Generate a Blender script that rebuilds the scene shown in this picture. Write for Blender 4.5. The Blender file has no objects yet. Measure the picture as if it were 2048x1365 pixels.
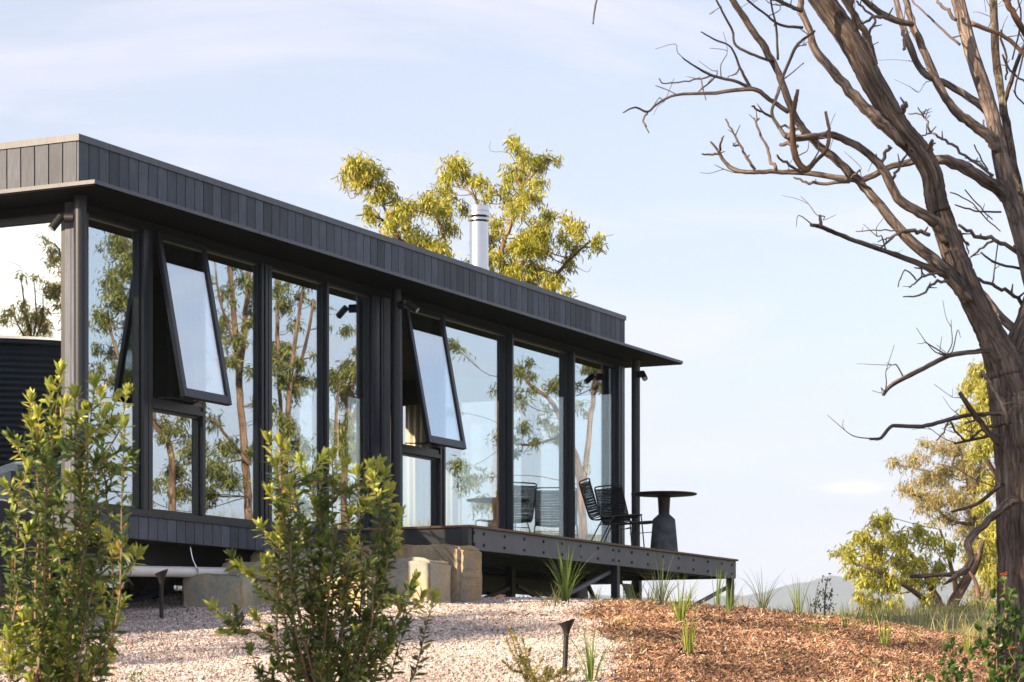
import bpy, bmesh, math, random
import numpy as np
from mathutils import Vector, Matrix

# ------------------------------------------------------------------ camera, sky, sun
F = 5000.0; HZ = 1382.0; CZ = 1.6          # focal length / horizon row (in 2048-wide pixels), eye height
sc = bpy.context.scene
R = math.radians
cam_d = bpy.data.cameras.new("camera"); cam = bpy.data.objects.new("camera", cam_d)
sc.collection.objects.link(cam); sc.camera = cam
cam.location = (0, 0, CZ); cam.rotation_euler = (R(90), 0, 0)
cam_d.sensor_width = 36; cam_d.lens = 36 * F / 2048
cam_d.shift_y = (HZ - 682.5) / 2048
cam_d.clip_start = 0.1; cam_d.clip_end = 20000
cam_d.dof.use_dof = True; cam_d.dof.focus_distance = 23.5; cam_d.dof.aperture_fstop = 6.0

SUN_AZ = math.atan2(-0.80, -0.60)           # compass-like angle: x = sin, y = cos
SUN_EL = R(23)
world = bpy.data.worlds.new("World"); sc.world = world; world.use_nodes = True
wn = world.node_tree.nodes; wl = world.node_tree.links; wn.clear()
w_out = wn.new("ShaderNodeOutputWorld"); w_bg = wn.new("ShaderNodeBackground")
w_sky = wn.new("ShaderNodeTexSky"); w_sky.sky_type = 'NISHITA'; w_sky.sun_disc = False
w_sky.sun_elevation = SUN_EL; w_sky.sun_rotation = SUN_AZ
w_sky.altitude = 200; w_sky.air_density = 1.0; w_sky.dust_density = 2.0; w_sky.ozone_density = 1.5
w_tc = wn.new("ShaderNodeTexCoord")
w_map = wn.new("ShaderNodeMapping"); w_map.inputs['Scale'].default_value = (2.2, 2.2, 9.0)
w_map.inputs['Rotation'].default_value = (R(8), R(-10), 0)
w_noi = wn.new("ShaderNodeTexNoise"); w_noi.inputs['Scale'].default_value = 1.9
w_noi.inputs['Detail'].default_value = 9; w_noi.inputs['Roughness'].default_value = 0.6
w_noi.inputs['Distortion'].default_value = 0.5
w_ramp = wn.new("ShaderNodeValToRGB")
w_ramp.color_ramp.elements[0].position = 0.46; w_ramp.color_ramp.elements[0].color = (0.42, 0.42, 0.42, 1)
w_ramp.color_ramp.elements[1].position = 0.66; w_ramp.color_ramp.elements[1].color = (0.86, 0.86, 0.86, 1)
w_mix = wn.new("ShaderNodeMix"); w_mix.data_type = 'RGBA'
w_mix.inputs['B'].default_value = (4.95, 4.70, 5.30, 1)
wl.new(w_tc.outputs['Generated'], w_map.inputs['Vector']); wl.new(w_map.outputs['Vector'], w_noi.inputs['Vector'])
wl.new(w_noi.outputs['Fac'], w_ramp.inputs['Fac']); wl.new(w_ramp.outputs['Color'], w_mix.inputs['Factor'])
wl.new(w_sky.outputs['Color'], w_mix.inputs['A']); 
# low grey-lavender cloud bank along the whole horizon
w_sep = wn.new("ShaderNodeSeparateXYZ"); wl.new(w_tc.outputs['Generated'], w_sep.inputs[0])
w_band = wn.new("ShaderNodeMapRange"); w_band.interpolation_type = 'SMOOTHSTEP'
w_band.inputs['From Min'].default_value = 0.17; w_band.inputs['From Max'].default_value = 0.02
wl.new(w_sep.outputs['Z'], w_band.inputs['Value'])
w_map2 = wn.new("ShaderNodeMapping"); w_map2.inputs['Scale'].default_value = (3.0, 3.0, 26.0)
w_n2 = wn.new("ShaderNodeTexNoise"); w_n2.inputs['Scale'].default_value = 2.2; w_n2.inputs['Detail'].default_value = 7
wl.new(w_tc.outputs['Generated'], w_map2.inputs['Vector']); wl.new(w_map2.outputs['Vector'], w_n2.inputs['Vector'])
w_r2 = wn.new("ShaderNodeValToRGB"); w_r2.color_ramp.elements[0].position = 0.38; w_r2.color_ramp.elements[1].position = 0.66
w_r2.color_ramp.elements[0].color = (0.45, 0.45, 0.45, 1)
wl.new(w_n2.outputs['Fac'], w_r2.inputs['Fac'])
w_mul = wn.new("ShaderNodeMath"); w_mul.operation = 'MULTIPLY'
wl.new(w_band.outputs['Result'], w_mul.inputs[0]); wl.new(w_r2.outputs['Color'], w_mul.inputs[1])
w_mix2 = wn.new("ShaderNodeMix"); w_mix2.data_type = 'RGBA'; w_mix2.inputs['B'].default_value = (3.75, 3.98, 4.95, 1)
wl.new(w_mul.outputs[0], w_mix2.inputs['Factor']); wl.new(w_mix.outputs['Result'], w_mix2.inputs['A'])
# one small bright cumulus low over the hills
w_sub = wn.new("ShaderNodeVectorMath"); w_sub.operation = 'SUBTRACT'; _c = Vector((0.134, 1.0, 0.0812)).normalized(); w_sub.inputs[1].default_value = _c
w_nd = wn.new("ShaderNodeTexNoise"); w_nd.inputs['Scale'].default_value = 55; w_nd.inputs['Detail'].default_value = 5
wl.new(w_tc.outputs['Generated'], w_nd.inputs['Vector']); wl.new(w_tc.outputs['Generated'], w_sub.inputs[0])
w_scl = wn.new("ShaderNodeVectorMath"); w_scl.operation = 'MULTIPLY'; w_scl.inputs[1].default_value = (1 / .026, 1 / .03, 1 / .0042); wl.new(w_sub.outputs[0], w_scl.inputs[0])
w_len = wn.new("ShaderNodeVectorMath"); w_len.operation = 'LENGTH'; wl.new(w_scl.outputs[0], w_len.inputs[0])
w_ad = wn.new("ShaderNodeMath"); w_ad.operation = 'MULTIPLY_ADD'; w_ad.inputs[1].default_value = 1.6; wl.new(w_nd.outputs['Fac'], w_ad.inputs[0]); wl.new(w_len.outputs['Value'], w_ad.inputs[2])
w_cm = wn.new("ShaderNodeMapRange"); w_cm.interpolation_type = 'SMOOTHSTEP'; w_cm.inputs['From Min'].default_value = 1.75; w_cm.inputs['From Max'].default_value = 0.9; w_cm.inputs['To Max'].default_value = 0.8
wl.new(w_ad.outputs[0], w_cm.inputs['Value'])
w_mix3 = wn.new("ShaderNodeMix"); w_mix3.data_type = 'RGBA'; w_mix3.inputs['B'].default_value = (5.5, 5.2, 5.1, 1)
wl.new(w_cm.outputs['Result'], w_mix3.inputs['Factor']); wl.new(w_mix2.outputs['Result'], w_mix3.inputs['A'])
wl.new(w_mix3.outputs['Result'], w_bg.inputs['Color'])
w_bg.inputs['Strength'].default_value = 0.085
wl.new(w_bg.outputs['Background'], w_out.inputs['Surface'])

sun_d = bpy.data.lights.new("sun", 'SUN'); sun_d.energy = 5.0; sun_d.angle = R(0.55); sun_d.color = (1.0, 0.77, 0.53)
sun = bpy.data.objects.new("sun", sun_d); sc.collection.objects.link(sun)
sdir = Vector((math.sin(SUN_AZ) * math.cos(SUN_EL), math.cos(SUN_AZ) * math.cos(SUN_EL), math.sin(SUN_EL)))
sun.rotation_euler = (-sdir).to_track_quat('-Z', 'Y').to_euler(); sun.location = sdir * 60

vs = sc.view_settings; vs.view_transform = 'Standard'; vs.look = 'None'; vs.gamma = 1.0
vs.use_curve_mapping = False; vs.exposure = 1.32
sc.render.engine = 'CYCLES'
sc.cycles.use_denoising = True
sc.cycles.max_bounces = 8; sc.cycles.transparent_max_bounces = 16; sc.cycles.volume_bounces = 0
sc.cycles.caustics_reflective = False; sc.cycles.caustics_refractive = False
sc.cycles.sample_clamp_indirect = 6.0

rng = np.random.default_rng(7); random.seed(7)
COL = sc.collection

# ------------------------------------------------------------------ geometry of the place
AF = math.atan((3500.0 - 1024) / F); SA, CA = math.sin(AF), math.cos(AF)
HY = 20.5; HX = (157 - 1024) / F * HY       # front-left corner of the cabin

def P(px, py, y):                            # pixel + distance -> world point
    return np.array([(px - 1024) / F * y, y, CZ + (HZ - py) / F * y])

def uv(px, v):                               # u along the facade plane that stands v in front of the wall
    k = (px - 1024) / F
    y = (v + HX * CA - HY * SA) / (k * CA - SA)
    return ((k * y - HX) * SA + (y - HY) * CA), y

def W3(u, v, w):                             # cabin axes -> world (u along, v outwards, w above the eye)
    return np.array([HX + u * SA + v * CA, HY + u * CA - v * SA, w + CZ])

def mirror(p, v0=-0.06):                     # mirror image of a point in the facade glass
    q = np.array(p, float)
    dist = (q[0] - HX) * CA - (q[1] - HY) * SA - v0
    q[0] -= 2 * dist * CA; q[1] += 2 * dist * SA
    return q

def sstep(a, b, x):
    t = np.clip((x - a) / (b - a), 0, 1); return t * t * (3 - 2 * t)

def hgt(X, Y):                               # terrain height above the eye
    X = np.asarray(X, float); Y = np.asarray(Y, float)
    fr = 0.056 + 0.12 * (Y - 16.4)
    pl = 0.90 + 0.05 * np.clip(-X - 1, 0, 6)
    k = 0.22
    d = np.clip(0.5 + 0.5 * (pl - fr) / k, 0, 1)
    h = pl * (1 - d) + fr * d - k * d * (1 - d)
    lo = -1.6; k2 = 0.6
    d = np.clip(0.5 + 0.5 * (h - lo) / k2, 0, 1)
    h = lo * (1 - d) + h * d + k2 * d * (1 - d)
    xr = np.clip(X, 0, 6)
    h = h - 0.021 * xr * xr * (1 - sstep(24, 33, Y)) * sstep(8, 15, Y)
    h = h + 0.013 * np.clip(Y - 26, 0, 22) * sstep(2, 6, X)
    t = X - (4.5 + 0.1 * np.clip(Y, 0, 80))
    h = h + 0.22 * np.minimum(np.log1p(np.exp(np.clip(t, -30, 30))), 10) * sstep(13, 24, Y)
    h = h - 0.10 * np.clip(np.hypot(X * 0.8, Y) - 62, 0, 600)
    h = h + 0.020 * np.sin(X * 1.7 + 0.6 * Y) * np.sin(Y * 1.3 + 1) + 0.012 * np.sin(X * 4.1 + 2) * np.sin(Y * 3.3)
    return h

def G(X, Y): return float(hgt(X, Y)) + CZ

def gravel_edge(Y): return 0.72 + 0.10 * np.sin(Y * 1.1) + 0.05 * np.sin(Y * 3.7 + 1) + 0.10 * sstep(21.5, 23.5, Y)

# ------------------------------------------------------------------ object helpers
def tag(o, label=None, cat=None, group=None, kind=None):
    if label: o["label"] = label
    if cat: o["category"] = cat
    if group: o["group"] = group
    if kind: o["kind"] = kind
    return o

def empty(name, loc, rz=0.0):
    o = bpy.data.objects.new(name, None); COL.objects.link(o)
    o.location = loc; o.rotation_euler = (0, 0, rz); o.empty_display_size = 0.2
    return o

def link(name, me, parent=None, loc=None, rot=None):
    o = bpy.data.objects.new(name, me); COL.objects.link(o)
    if parent is not None: o.parent = parent
    if loc is not None: o.location = loc
    if rot is not None: o.rotation_euler = rot
    return o

def np_mesh(name, verts, faces, mat, smooth=False, col=None):
    """verts (N,3); faces: list of int arrays (M,k)"""
    me = bpy.data.meshes.new(name)
    verts = np.asarray(verts, np.float32)
    loops = np.concatenate([np.asarray(f, np.int32).ravel() for f in faces])
    sizes = np.concatenate([np.full(len(f), np.asarray(f).shape[1], np.int32) for f in faces])
    starts = np.concatenate([[0], np.cumsum(sizes)[:-1]]).astype(np.int32)
    me.vertices.add(len(verts)); me.vertices.foreach_set("co", verts.ravel())
    me.loops.add(len(loops)); me.loops.foreach_set("vertex_index", loops)
    me.polygons.add(len(sizes)); me.polygons.foreach_set("loop_start", starts)
    me.polygons.foreach_set("use_smooth", np.full(len(sizes), smooth, bool))
    me.update(calc_edges=True)
    if col is not None:
        ca = me.color_attributes.new("tint", 'FLOAT_COLOR', 'POINT')
        c4 = np.ones((len(verts), 4), np.float32); c4[:, :3] = col
        ca.data.foreach_set("color", c4.ravel())
    if mat is not None: me.materials.append(mat)
    return me

class MB:                                     # collects boxes, tubes and prisms into ONE mesh
    def __init__(s): s.v = []; s.q = []; s.t = []; s.n = 0; s.bc = []; s.has = False
    def add(s, v, q=(), t=(), bc=None):
        v = np.asarray(v, float)
        s.has = s.has or bc is not None; s.bc.append(np.zeros((len(v), 3)) if bc is None else bc)
        if len(q): s.q.append(np.asarray(q) + s.n)
        if len(t): s.t.append(np.asarray(t) + s.n)
        s.v.append(v); s.n += len(v); return s
    def box(s, x0, x1, y0, y1, z0, z1, bev=0.0):
        if bev <= 0:
            v = [(x, y, z) for z in (z0, z1) for y in (y0, y1) for x in (x0, x1)]
            q = [(0, 2, 3, 1), (4, 5, 7, 6), (0, 1, 5, 4), (2, 6, 7, 3), (0, 4, 6, 2), (1, 3, 7, 5)]
            return s.add(v, q)
        bm = bmesh.new(); bmesh.ops.create_cube(bm, size=1)
        for vv in bm.verts:
            vv.co = Vector((x0 + (vv.co.x + .5) * (x1 - x0), y0 + (vv.co.y + .5) * (y1 - y0), z0 + (vv.co.z + .5) * (z1 - z0)))
        bmesh.ops.bevel(bm, geom=list(bm.edges), offset=bev, segments=1, affect='EDGES')
        return s.addbm(bm)
    def addbm(s, bm):
        bm.verts.index_update()
        v = [tuple(x.co) for x in bm.verts]
        q = [[l.index for l in f.verts] for f in bm.faces if len(f.verts) == 4]
        t = [[l.index for l in f.verts] for f in bm.faces if len(f.verts) == 3]
        bm.free(); return s.add(v, q, t)
    def quadprism(s, pts, z0, z1):             # polygon in xy (4 pts) extruded in z
        v = [(x, y, z0) for x, y in pts] + [(x, y, z1) for x, y in pts]
        return s.add(v, [(3, 2, 1, 0), (4, 5, 6, 7)] + [(i, (i + 1) % 4, 4 + (i + 1) % 4, 4 + i) for i in range(4)])
    def bar(s, a, b, w, h=None, up=(0, 0, 1)):  # square bar from a to b
        h = h or w; a = np.array(a, float); b = np.array(b, float)
        d = b - a; d /= np.linalg.norm(d); up = np.array(up, float)
        if abs(d @ up) > .98: up = np.array([1., 0, 0])
        x = np.cross(d, up); x /= np.linalg.norm(x); y = np.cross(x, d)
        v = [p + x * i * w / 2 + y * j * h / 2 for p in (a, b) for j in (-1, 1) for i in (-1, 1)]
        return s.add(v, [(0, 2, 3, 1), (4, 5, 7, 6), (0, 1, 5, 4), (2, 6, 7, 3), (0, 4, 6, 2), (1, 3, 7, 5)])
    def tube(s, pts, rad, n=8, cap=True, bump=0.0, seed=0):
        pts = np.asarray(pts, float); m = len(pts)
        rad = np.broadcast_to(np.asarray(rad, float), (m,))
        tan = np.gradient(pts, axis=0); tan /= np.linalg.norm(tan, axis=1)[:, None] + 1e-12
        ref = np.array([0.3, 0.9, 0.2]) if abs(tan[0] @ np.array([0.3, 0.9, 0.2])) < .9 else np.array([1., 0, 0])
        xs = []
        for i in range(m):
            x = ref - tan[i] * (ref @ tan[i]); x /= np.linalg.norm(x) + 1e-12; xs.append(x); ref = x
        xs = np.array(xs); ys = np.cross(tan, xs)
        a = np.arange(n) * 2 * math.pi / n
        r = rad[:, None] * np.ones((m, n))
        if bump:
            g = np.random.default_rng(seed)
            ridge = g.normal(0, 1, n); prof = np.cumsum(g.normal(0, .25, (m, n)), axis=0)
            prof -= prof.mean(axis=0)
            prof = prof / (np.abs(prof).max() + 1e-6)
            r = r * (1 + bump * (0.8 * ridge[None, :] + 1.2 * prof + g.normal(0, .25, (m, n))))
        v = pts[:, None, :] + r[:, :, None] * (np.cos(a)[None, :, None] * xs[:, None, :] + np.sin(a)[None, :, None] * ys[:, None, :])
        v = v.reshape(-1, 3)
        i = np.arange(m - 1)[:, None] * n; j = np.arange(n)[None, :]; j2 = (j + 1) % n
        q = np.stack([i + j, i + j2, i + n + j2, i + n + j], -1).reshape(-1, 4)
        t = []
        if cap:
            v = np.vstack([v, pts[0], pts[-1]]); c0 = m * n; c1 = c0 + 1
            t = [(c0, (k + 1) % n, k) for k in range(n)] + [(c1, (m - 1) * n + k, (m - 1) * n + (k + 1) % n) for k in range(n)]
        ln = np.concatenate([[0], np.cumsum(np.linalg.norm(np.diff(pts, axis=0), axis=1))]) + (seed * 7.3 + pts[0, 0] * 5) % 50
        rm = float(rad.mean()) * .5 + rad * .5
        bc = np.stack([rm[:, None] * np.cos(a)[None], rm[:, None] * np.sin(a)[None], np.repeat(ln[:, None], n, 1)], -1).reshape(-1, 3)
        if cap: bc = np.vstack([bc, [0, 0, ln[0]], [0, 0, ln[-1]]])
        return s.add(v, q, t, bc)
    def lathe(s, prof, n=32, c=(0, 0, 0)):     # list of (r,z)
        a = np.arange(n) * 2 * math.pi / n; m = len(prof)
        v = np.array([(c[0] + r * math.cos(t), c[1] + r * math.sin(t), c[2] + z) for r, z in prof for t in a])
        i = np.arange(m - 1)[:, None] * n; j = np.arange(n)[None, :]; j2 = (j + 1) % n
        q = np.stack([i + j, i + j2, i + n + j2, i + n + j], -1).reshape(-1, 4)
        return s.add(v, q)
    def mesh(s, name, mat, smooth=False):
        f = []
        if s.q: f.append(np.vstack(s.q))
        if s.t: f.append(np.vstack(s.t))
        me = np_mesh(name, np.vstack(s.v), f, mat, smooth)
        if s.has:
            at = me.attributes.new("bark", 'FLOAT_VECTOR', 'POINT'); at.data.foreach_set("vector", np.vstack(s.bc).astype(np.float32).ravel())
        return me
    def build(s, name, mat, parent=None, smooth=False, loc=None, rot=None):
        return link(name, s.mesh(name, mat, smooth), parent, loc, rot)

def smooth_by_angle(o, ang=35):
    me = o.data
    me.polygons.foreach_set("use_smooth", np.ones(len(me.polygons), bool))
    bm = bmesh.new(); bm.from_mesh(me)
    for e in bm.edges:
        if len(e.link_faces) == 2 and e.calc_face_angle(0) > R(ang): e.smooth = False
    bm.to_mesh(me); bm.free()

def spline(pts, per=4):                       # Catmull-Rom through rows of any width
    p = np.asarray(pts, float)
    if len(p) < 3:
        t = np.linspace(0, 1, per + 1)[:, None]; return p[0] * (1 - t) + p[-1] * t
    e = np.vstack([2 * p[0] - p[1], p, 2 * p[-1] - p[-2]]); out = []
    for i in range(1, len(e) - 2):
        for t in np.arange(per) / per:
            a, b, c, d = e[i - 1], e[i], e[i + 1], e[i + 2]
            out.append(.5 * (2 * b + (c - a) * t + (2 * a - 5 * b + 4 * c - d) * t * t + (3 * b - a - 3 * c + d) * t ** 3))
    out.append(p[-1]); return np.array(out)

# ------------------------------------------------------------------ materials
def mat(name):
    m = bpy.data.materials.new(name); m.use_nodes = True
    nt = m.node_tree; b = nt.nodes["Principled BSDF"]
    return m, nt, b

def nd(nt, typ, **kw):
    n = nt.nodes.new(typ)
    for k, v in kw.items():
        if k in n.inputs.keys(): n.inputs[k].default_value = v
        else: setattr(n, k, v)
    return n

def ramp(nt, src, stops):
    r = nt.nodes.new("ShaderNodeValToRGB"); el = r.color_ramp.elements
    while len(el) < len(stops): el.new(0.5)
    for e, (p, c) in zip(el, stops): e.position = p; e.color = (*c, 1)
    nt.links.new(src, r.inputs['Fac']); return r

def simple(name, c, rough=0.5, metal=0.0, var=0.12, scale=6.0, bump=0.0, bscale=60.0, stretch=(1, 1, 1), spec=0.5):
    m, nt, b = mat(name)
    tc = nd(nt, "ShaderNodeTexCoord"); mp = nd(nt, "ShaderNodeMapping", Scale=stretch)
    nt.links.new(tc.outputs['Object'], mp.inputs['Vector'])
    n1 = nd(nt, "ShaderNodeTexNoise", Scale=scale, Detail=6.0, Roughness=0.6)
    nt.links.new(mp.outputs['Vector'], n1.inputs['Vector'])
    lo = tuple(x * (1 - var) for x in c); hi = tuple(min(1, x * (1 + var)) for x in c)
    r = ramp(nt, n1.outputs['Fac'], [(0.3, lo), (0.7, hi)])
    nt.links.new(r.outputs['Color'], b.inputs['Base Color'])
    b.inputs['Roughness'].default_value = rough; b.inputs['Metallic'].default_value = metal
    b.inputs['Specular IOR Level'].default_value = spec
    if bump:
        n2 = nd(nt, "ShaderNodeTexNoise", Scale=bscale, Detail=5.0); nt.links.new(mp.outputs['Vector'], n2.inputs['Vector'])
        bp = nd(nt, "ShaderNodeBump", Strength=bump, Distance=0.01)
        nt.links.new(n2.outputs['Fac'], bp.inputs['Height']); nt.links.new(bp.outputs['Normal'], b.inputs['Normal'])
    return m

def board_mat(name, c, var=0.25):             # stained boards: fine vertical grain and board-to-board tone
    m, nt, b = mat(name)
    tc = nd(nt, "ShaderNodeTexCoord"); oi = nd(nt, "ShaderNodeObjectInfo")
    add = nd(nt, "ShaderNodeVectorMath", operation='ADD')
    sc_ = nd(nt, "ShaderNodeVectorMath", operation='SCALE'); sc_.inputs['Scale'].default_value = 37.0
    cmb = nd(nt, "ShaderNodeCombineXYZ")
    nt.links.new(oi.outputs['Random'], cmb.inputs['X']); nt.links.new(oi.outputs['Random'], cmb.inputs['Y'])
    nt.links.new(cmb.outputs[0], sc_.inputs[0]); nt.links.new(tc.outputs['Object'], add.inputs[0]); nt.links.new(sc_.outputs[0], add.inputs[1])
    mp = nd(nt, "ShaderNodeMapping", Scale=(150, 150, 5)); nt.links.new(add.outputs[0], mp.inputs['Vector'])
    n1 = nd(nt, "ShaderNodeTexNoise", Scale=1.0, Detail=6.0, Roughness=0.65); nt.links.new(mp.outputs['Vector'], n1.inputs['Vector'])
    n3 = nd(nt, "ShaderNodeTexNoise", Scale=3.0, Detail=4.0); nt.links.new(add.outputs[0], n3.inputs['Vector'])
    r = ramp(nt, n1.outputs['Fac'], [(0.3, tuple(x * (1 - var) for x in c)), (0.7, tuple(x * (1 + var) for x in c))])
    mul = nd(nt, "ShaderNodeMix", data_type='RGBA', blend_type='MULTIPLY'); mul.inputs['Factor'].default_value = 1
    mr = nd(nt, "ShaderNodeMapRange"); mr.inputs['To Min'].default_value = 0.66; mr.inputs['To Max'].default_value = 1.36
    nt.links.new(oi.outputs['Random'], mr.inputs['Value'])
    ml = nd(nt, "ShaderNodeMath", operation='MULTIPLY')
    mr2 = nd(nt, "ShaderNodeMapRange"); mr2.inputs['From Min'].default_value = .3; mr2.inputs['From Max'].default_value = .7
    mr2.inputs['To Min'].default_value = 0.85; mr2.inputs['To Max'].default_value = 1.15
    nt.links.new(n3.outputs['Fac'], mr2.inputs['Value'])
    nt.links.new(mr.outputs['Result'], ml.inputs[0]); nt.links.new(mr2.outputs['Result'], ml.inputs[1])
    nt.links.new(r.outputs['Color'], mul.inputs['A']); nt.links.new(ml.outputs[0], mul.inputs['B'])
    nt.links.new(mul.outputs['Result'], b.inputs['Base Color'])
    b.inputs['Roughness'].default_value = 0.62; b.inputs['Specular IOR Level'].default_value = 0.35
    bp = nd(nt, "ShaderNodeBump", Strength=0.35, Distance=0.004)
    nt.links.new(n1.outputs['Fac'], bp.inputs['Height']); nt.links.new(bp.outputs['Normal'], b.inputs['Normal'])
    return m

def leaf_mat(name, trans=0.35, rough=0.42, gain=1.0):   # leaf colour comes from the leaf's own tint
    m, nt, b = mat(name)
    at = nd(nt, "ShaderNodeAttribute", attribute_name="tint")
    hsv = nd(nt, "ShaderNodeHueSaturation", Value=gain)
    nt.links.new(at.outputs['Color'], hsv.inputs['Color'])
    nt.links.new(hsv.outputs['Color'], b.inputs['Base Color'])
    b.inputs['Roughness'].default_value = rough; b.inputs['Specular IOR Level'].default_value = 0.4
    tr = nd(nt, "ShaderNodeBsdfTranslucent")
    h2 = nd(nt, "ShaderNodeHueSaturation", Saturation=1.1, Value=gain * 1.25)
    nt.links.new(at.outputs['Color'], h2.inputs['Color']); nt.links.new(h2.outputs['Color'], tr.inputs['Color'])
    mx = nd(nt, "ShaderNodeMixShader"); mx.inputs[0].default_value = trans
    nt.links.new(b.outputs[0], mx.inputs[1]); nt.links.new(tr.outputs[0], mx.inputs[2])
    nt.links.new(mx.outputs[0], nt.nodes["Material Output"].inputs['Surface'])
    return m

def tint_mat(name, rough=0.85, bump=0.0):
    m, nt, b = mat(name)
    at = nd(nt, "ShaderNodeAttribute", attribute_name="tint")
    nt.links.new(at.outputs['Color'], b.inputs['Base Color']); b.inputs['Roughness'].default_value = rough
    b.inputs['Specular IOR Level'].default_value = 0.3
    return m

def bark_mat(name, dark, light, stretch=(30, 30, 3.0), lichen=None, bump=1.0, crack=0.9):
    m, nt, b = mat(name)
    tc = nd(nt, "ShaderNodeTexCoord"); ba = nd(nt, "ShaderNodeAttribute", attribute_name="bark"); mp = nd(nt, "ShaderNodeMapping", Scale=stretch)
    nt.links.new(ba.outputs['Vector'], mp.inputs['Vector'])
    n1 = nd(nt, "ShaderNodeTexNoise", Scale=1.0, Detail=8.0, Roughness=0.7, Distortion=0.6); nt.links.new(mp.outputs['Vector'], n1.inputs['Vector'])
    n2 = nd(nt, "ShaderNodeTexNoise", Scale=2.3, Detail=4.0); nt.links.new(tc.outputs['Object'], n2.inputs['Vector'])
    r = ramp(nt, n1.outputs['Fac'], [(0.33, tuple(x * .35 for x in dark)), (0.45, dark), (0.68, light)])
    mx = nd(nt, "ShaderNodeMix", data_type='RGBA', blend_type='MULTIPLY'); mx.inputs['Factor'].default_value = 1
    r2 = ramp(nt, n2.outputs['Fac'], [(0.3, (.58, .56, .57)), (0.7, (1.28, 1.2, 1.12))])
    nt.links.new(r.outputs['Color'], mx.inputs['A']); nt.links.new(r2.outputs['Color'], mx.inputs['B'])
    out = mx.outputs['Result']
    mpv = nd(nt, "ShaderNodeMapping", Scale=(stretch[0] * 1.1, stretch[1] * 1.1, stretch[2] * 1.3)); nt.links.new(ba.outputs['Vector'], mpv.inputs['Vector'])
    dsp = nd(nt, "ShaderNodeMix", data_type='RGBA', blend_type='ADD'); dsp.inputs['Factor'].default_value = .8
    nt.links.new(mpv.outputs['Vector'], dsp.inputs['A']); nt.links.new(n1.outputs['Color'], dsp.inputs['B'])
    vo = nd(nt, "ShaderNodeTexVoronoi", feature='DISTANCE_TO_EDGE', Scale=1.0); nt.links.new(dsp.outputs['Result'], vo.inputs['Vector'])
    rc = ramp(nt, vo.outputs['Distance'], [(0.0, (.22, .2, .2)), (0.13, (1, 1, 1))])
    mc = nd(nt, "ShaderNodeMix", data_type='RGBA', blend_type='MULTIPLY'); mc.inputs['Factor'].default_value = crack
    nt.links.new(out, mc.inputs['A']); nt.links.new(rc.outputs['Color'], mc.inputs['B']); out = mc.outputs['Result']
    if lichen:
        n3 = nd(nt, "ShaderNodeTexNoise", Scale=9.0, Detail=7.0, Roughness=.7); nt.links.new(tc.outputs['Object'], n3.inputs['Vector'])
        r3 = ramp(nt, n3.outputs['Fac'], [(0.52, (0, 0, 0)), (0.62, (1, 1, 1))])
        m3 = nd(nt, "ShaderNodeMix", data_type='RGBA'); m3.inputs['B'].default_value = (*lichen, 1)
        nt.links.new(r3.outputs['Color'], m3.inputs['Factor']); nt.links.new(out, m3.inputs['A']); out = m3.outputs['Result']
    nt.links.new(out, b.inputs['Base Color'])
    b.inputs['Roughness'].default_value = 0.9; b.inputs['Specular IOR Level'].default_value = 0.2
    bp = nd(nt, "ShaderNodeBump", Strength=bump, Distance=0.03)
    hs = nd(nt, "ShaderNodeMath", operation='MULTIPLY_ADD'); hs.inputs[1].default_value = 1.6; nt.links.new(vo.outputs['Distance'], hs.inputs[0]); nt.links.new(n1.outputs['Fac'], hs.inputs[2])
    nt.links.new(hs.outputs[0], bp.inputs['Height']); nt.links.new(bp.outputs['Normal'], b.inputs['Normal'])
    return m

def glass_mat(name, refl=0.42, tint=(0.62, 0.66, 0.66), wave=0.0):
    m, nt, b = mat(name); nt.nodes.remove(b)
    lw = nd(nt, "ShaderNodeLayerWeight"); pw = nd(nt, "ShaderNodeMath", operation='POWER'); pw.inputs[1].default_value = 5.0
    fr = nd(nt, "ShaderNodeMath", operation='MULTIPLY_ADD'); fr.inputs[1].default_value = 0.96; fr.inputs[2].default_value = 0.04
    nt.links.new(lw.outputs['Facing'], pw.inputs[0]); nt.links.new(pw.outputs[0], fr.inputs[0])
    ma = nd(nt, "ShaderNodeMath", operation='MULTIPLY_ADD'); ma.inputs[1].default_value = 1 - refl; ma.inputs[2].default_value = refl
    ma.use_clamp = True
    gl = nd(nt, "ShaderNodeBsdfGlossy", Roughness=0.0, Color=(0.86, 0.95, 1.0, 1))
    tr = nd(nt, "ShaderNodeBsdfTransparent", Color=(*tint, 1))
    mx = nd(nt, "ShaderNodeMixShader")
    nt.links.new(fr.outputs[0], ma.inputs[0]); nt.links.new(ma.outputs[0], mx.inputs[0])
    nt.links.new(tr.outputs[0], mx.inputs[1]); nt.links.new(gl.outputs[0], mx.inputs[2])
    if wave:
        tc = nd(nt, "ShaderNodeTexCoord")
        n1 = nd(nt, "ShaderNodeTexNoise", Scale=1.3, Detail=1.0); nt.links.new(tc.outputs['Object'], n1.inputs['Vector'])
        bp = nd(nt, "ShaderNodeBump", Strength=wave, Distance=0.01)
        nt.links.new(n1.outputs['Fac'], bp.inputs['Height']); nt.links.new(bp.outputs['Normal'], gl.inputs['Normal'])
    nt.links.new(mx.outputs[0], nt.nodes["Material Output"].inputs['Surface'])
    return m

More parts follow.
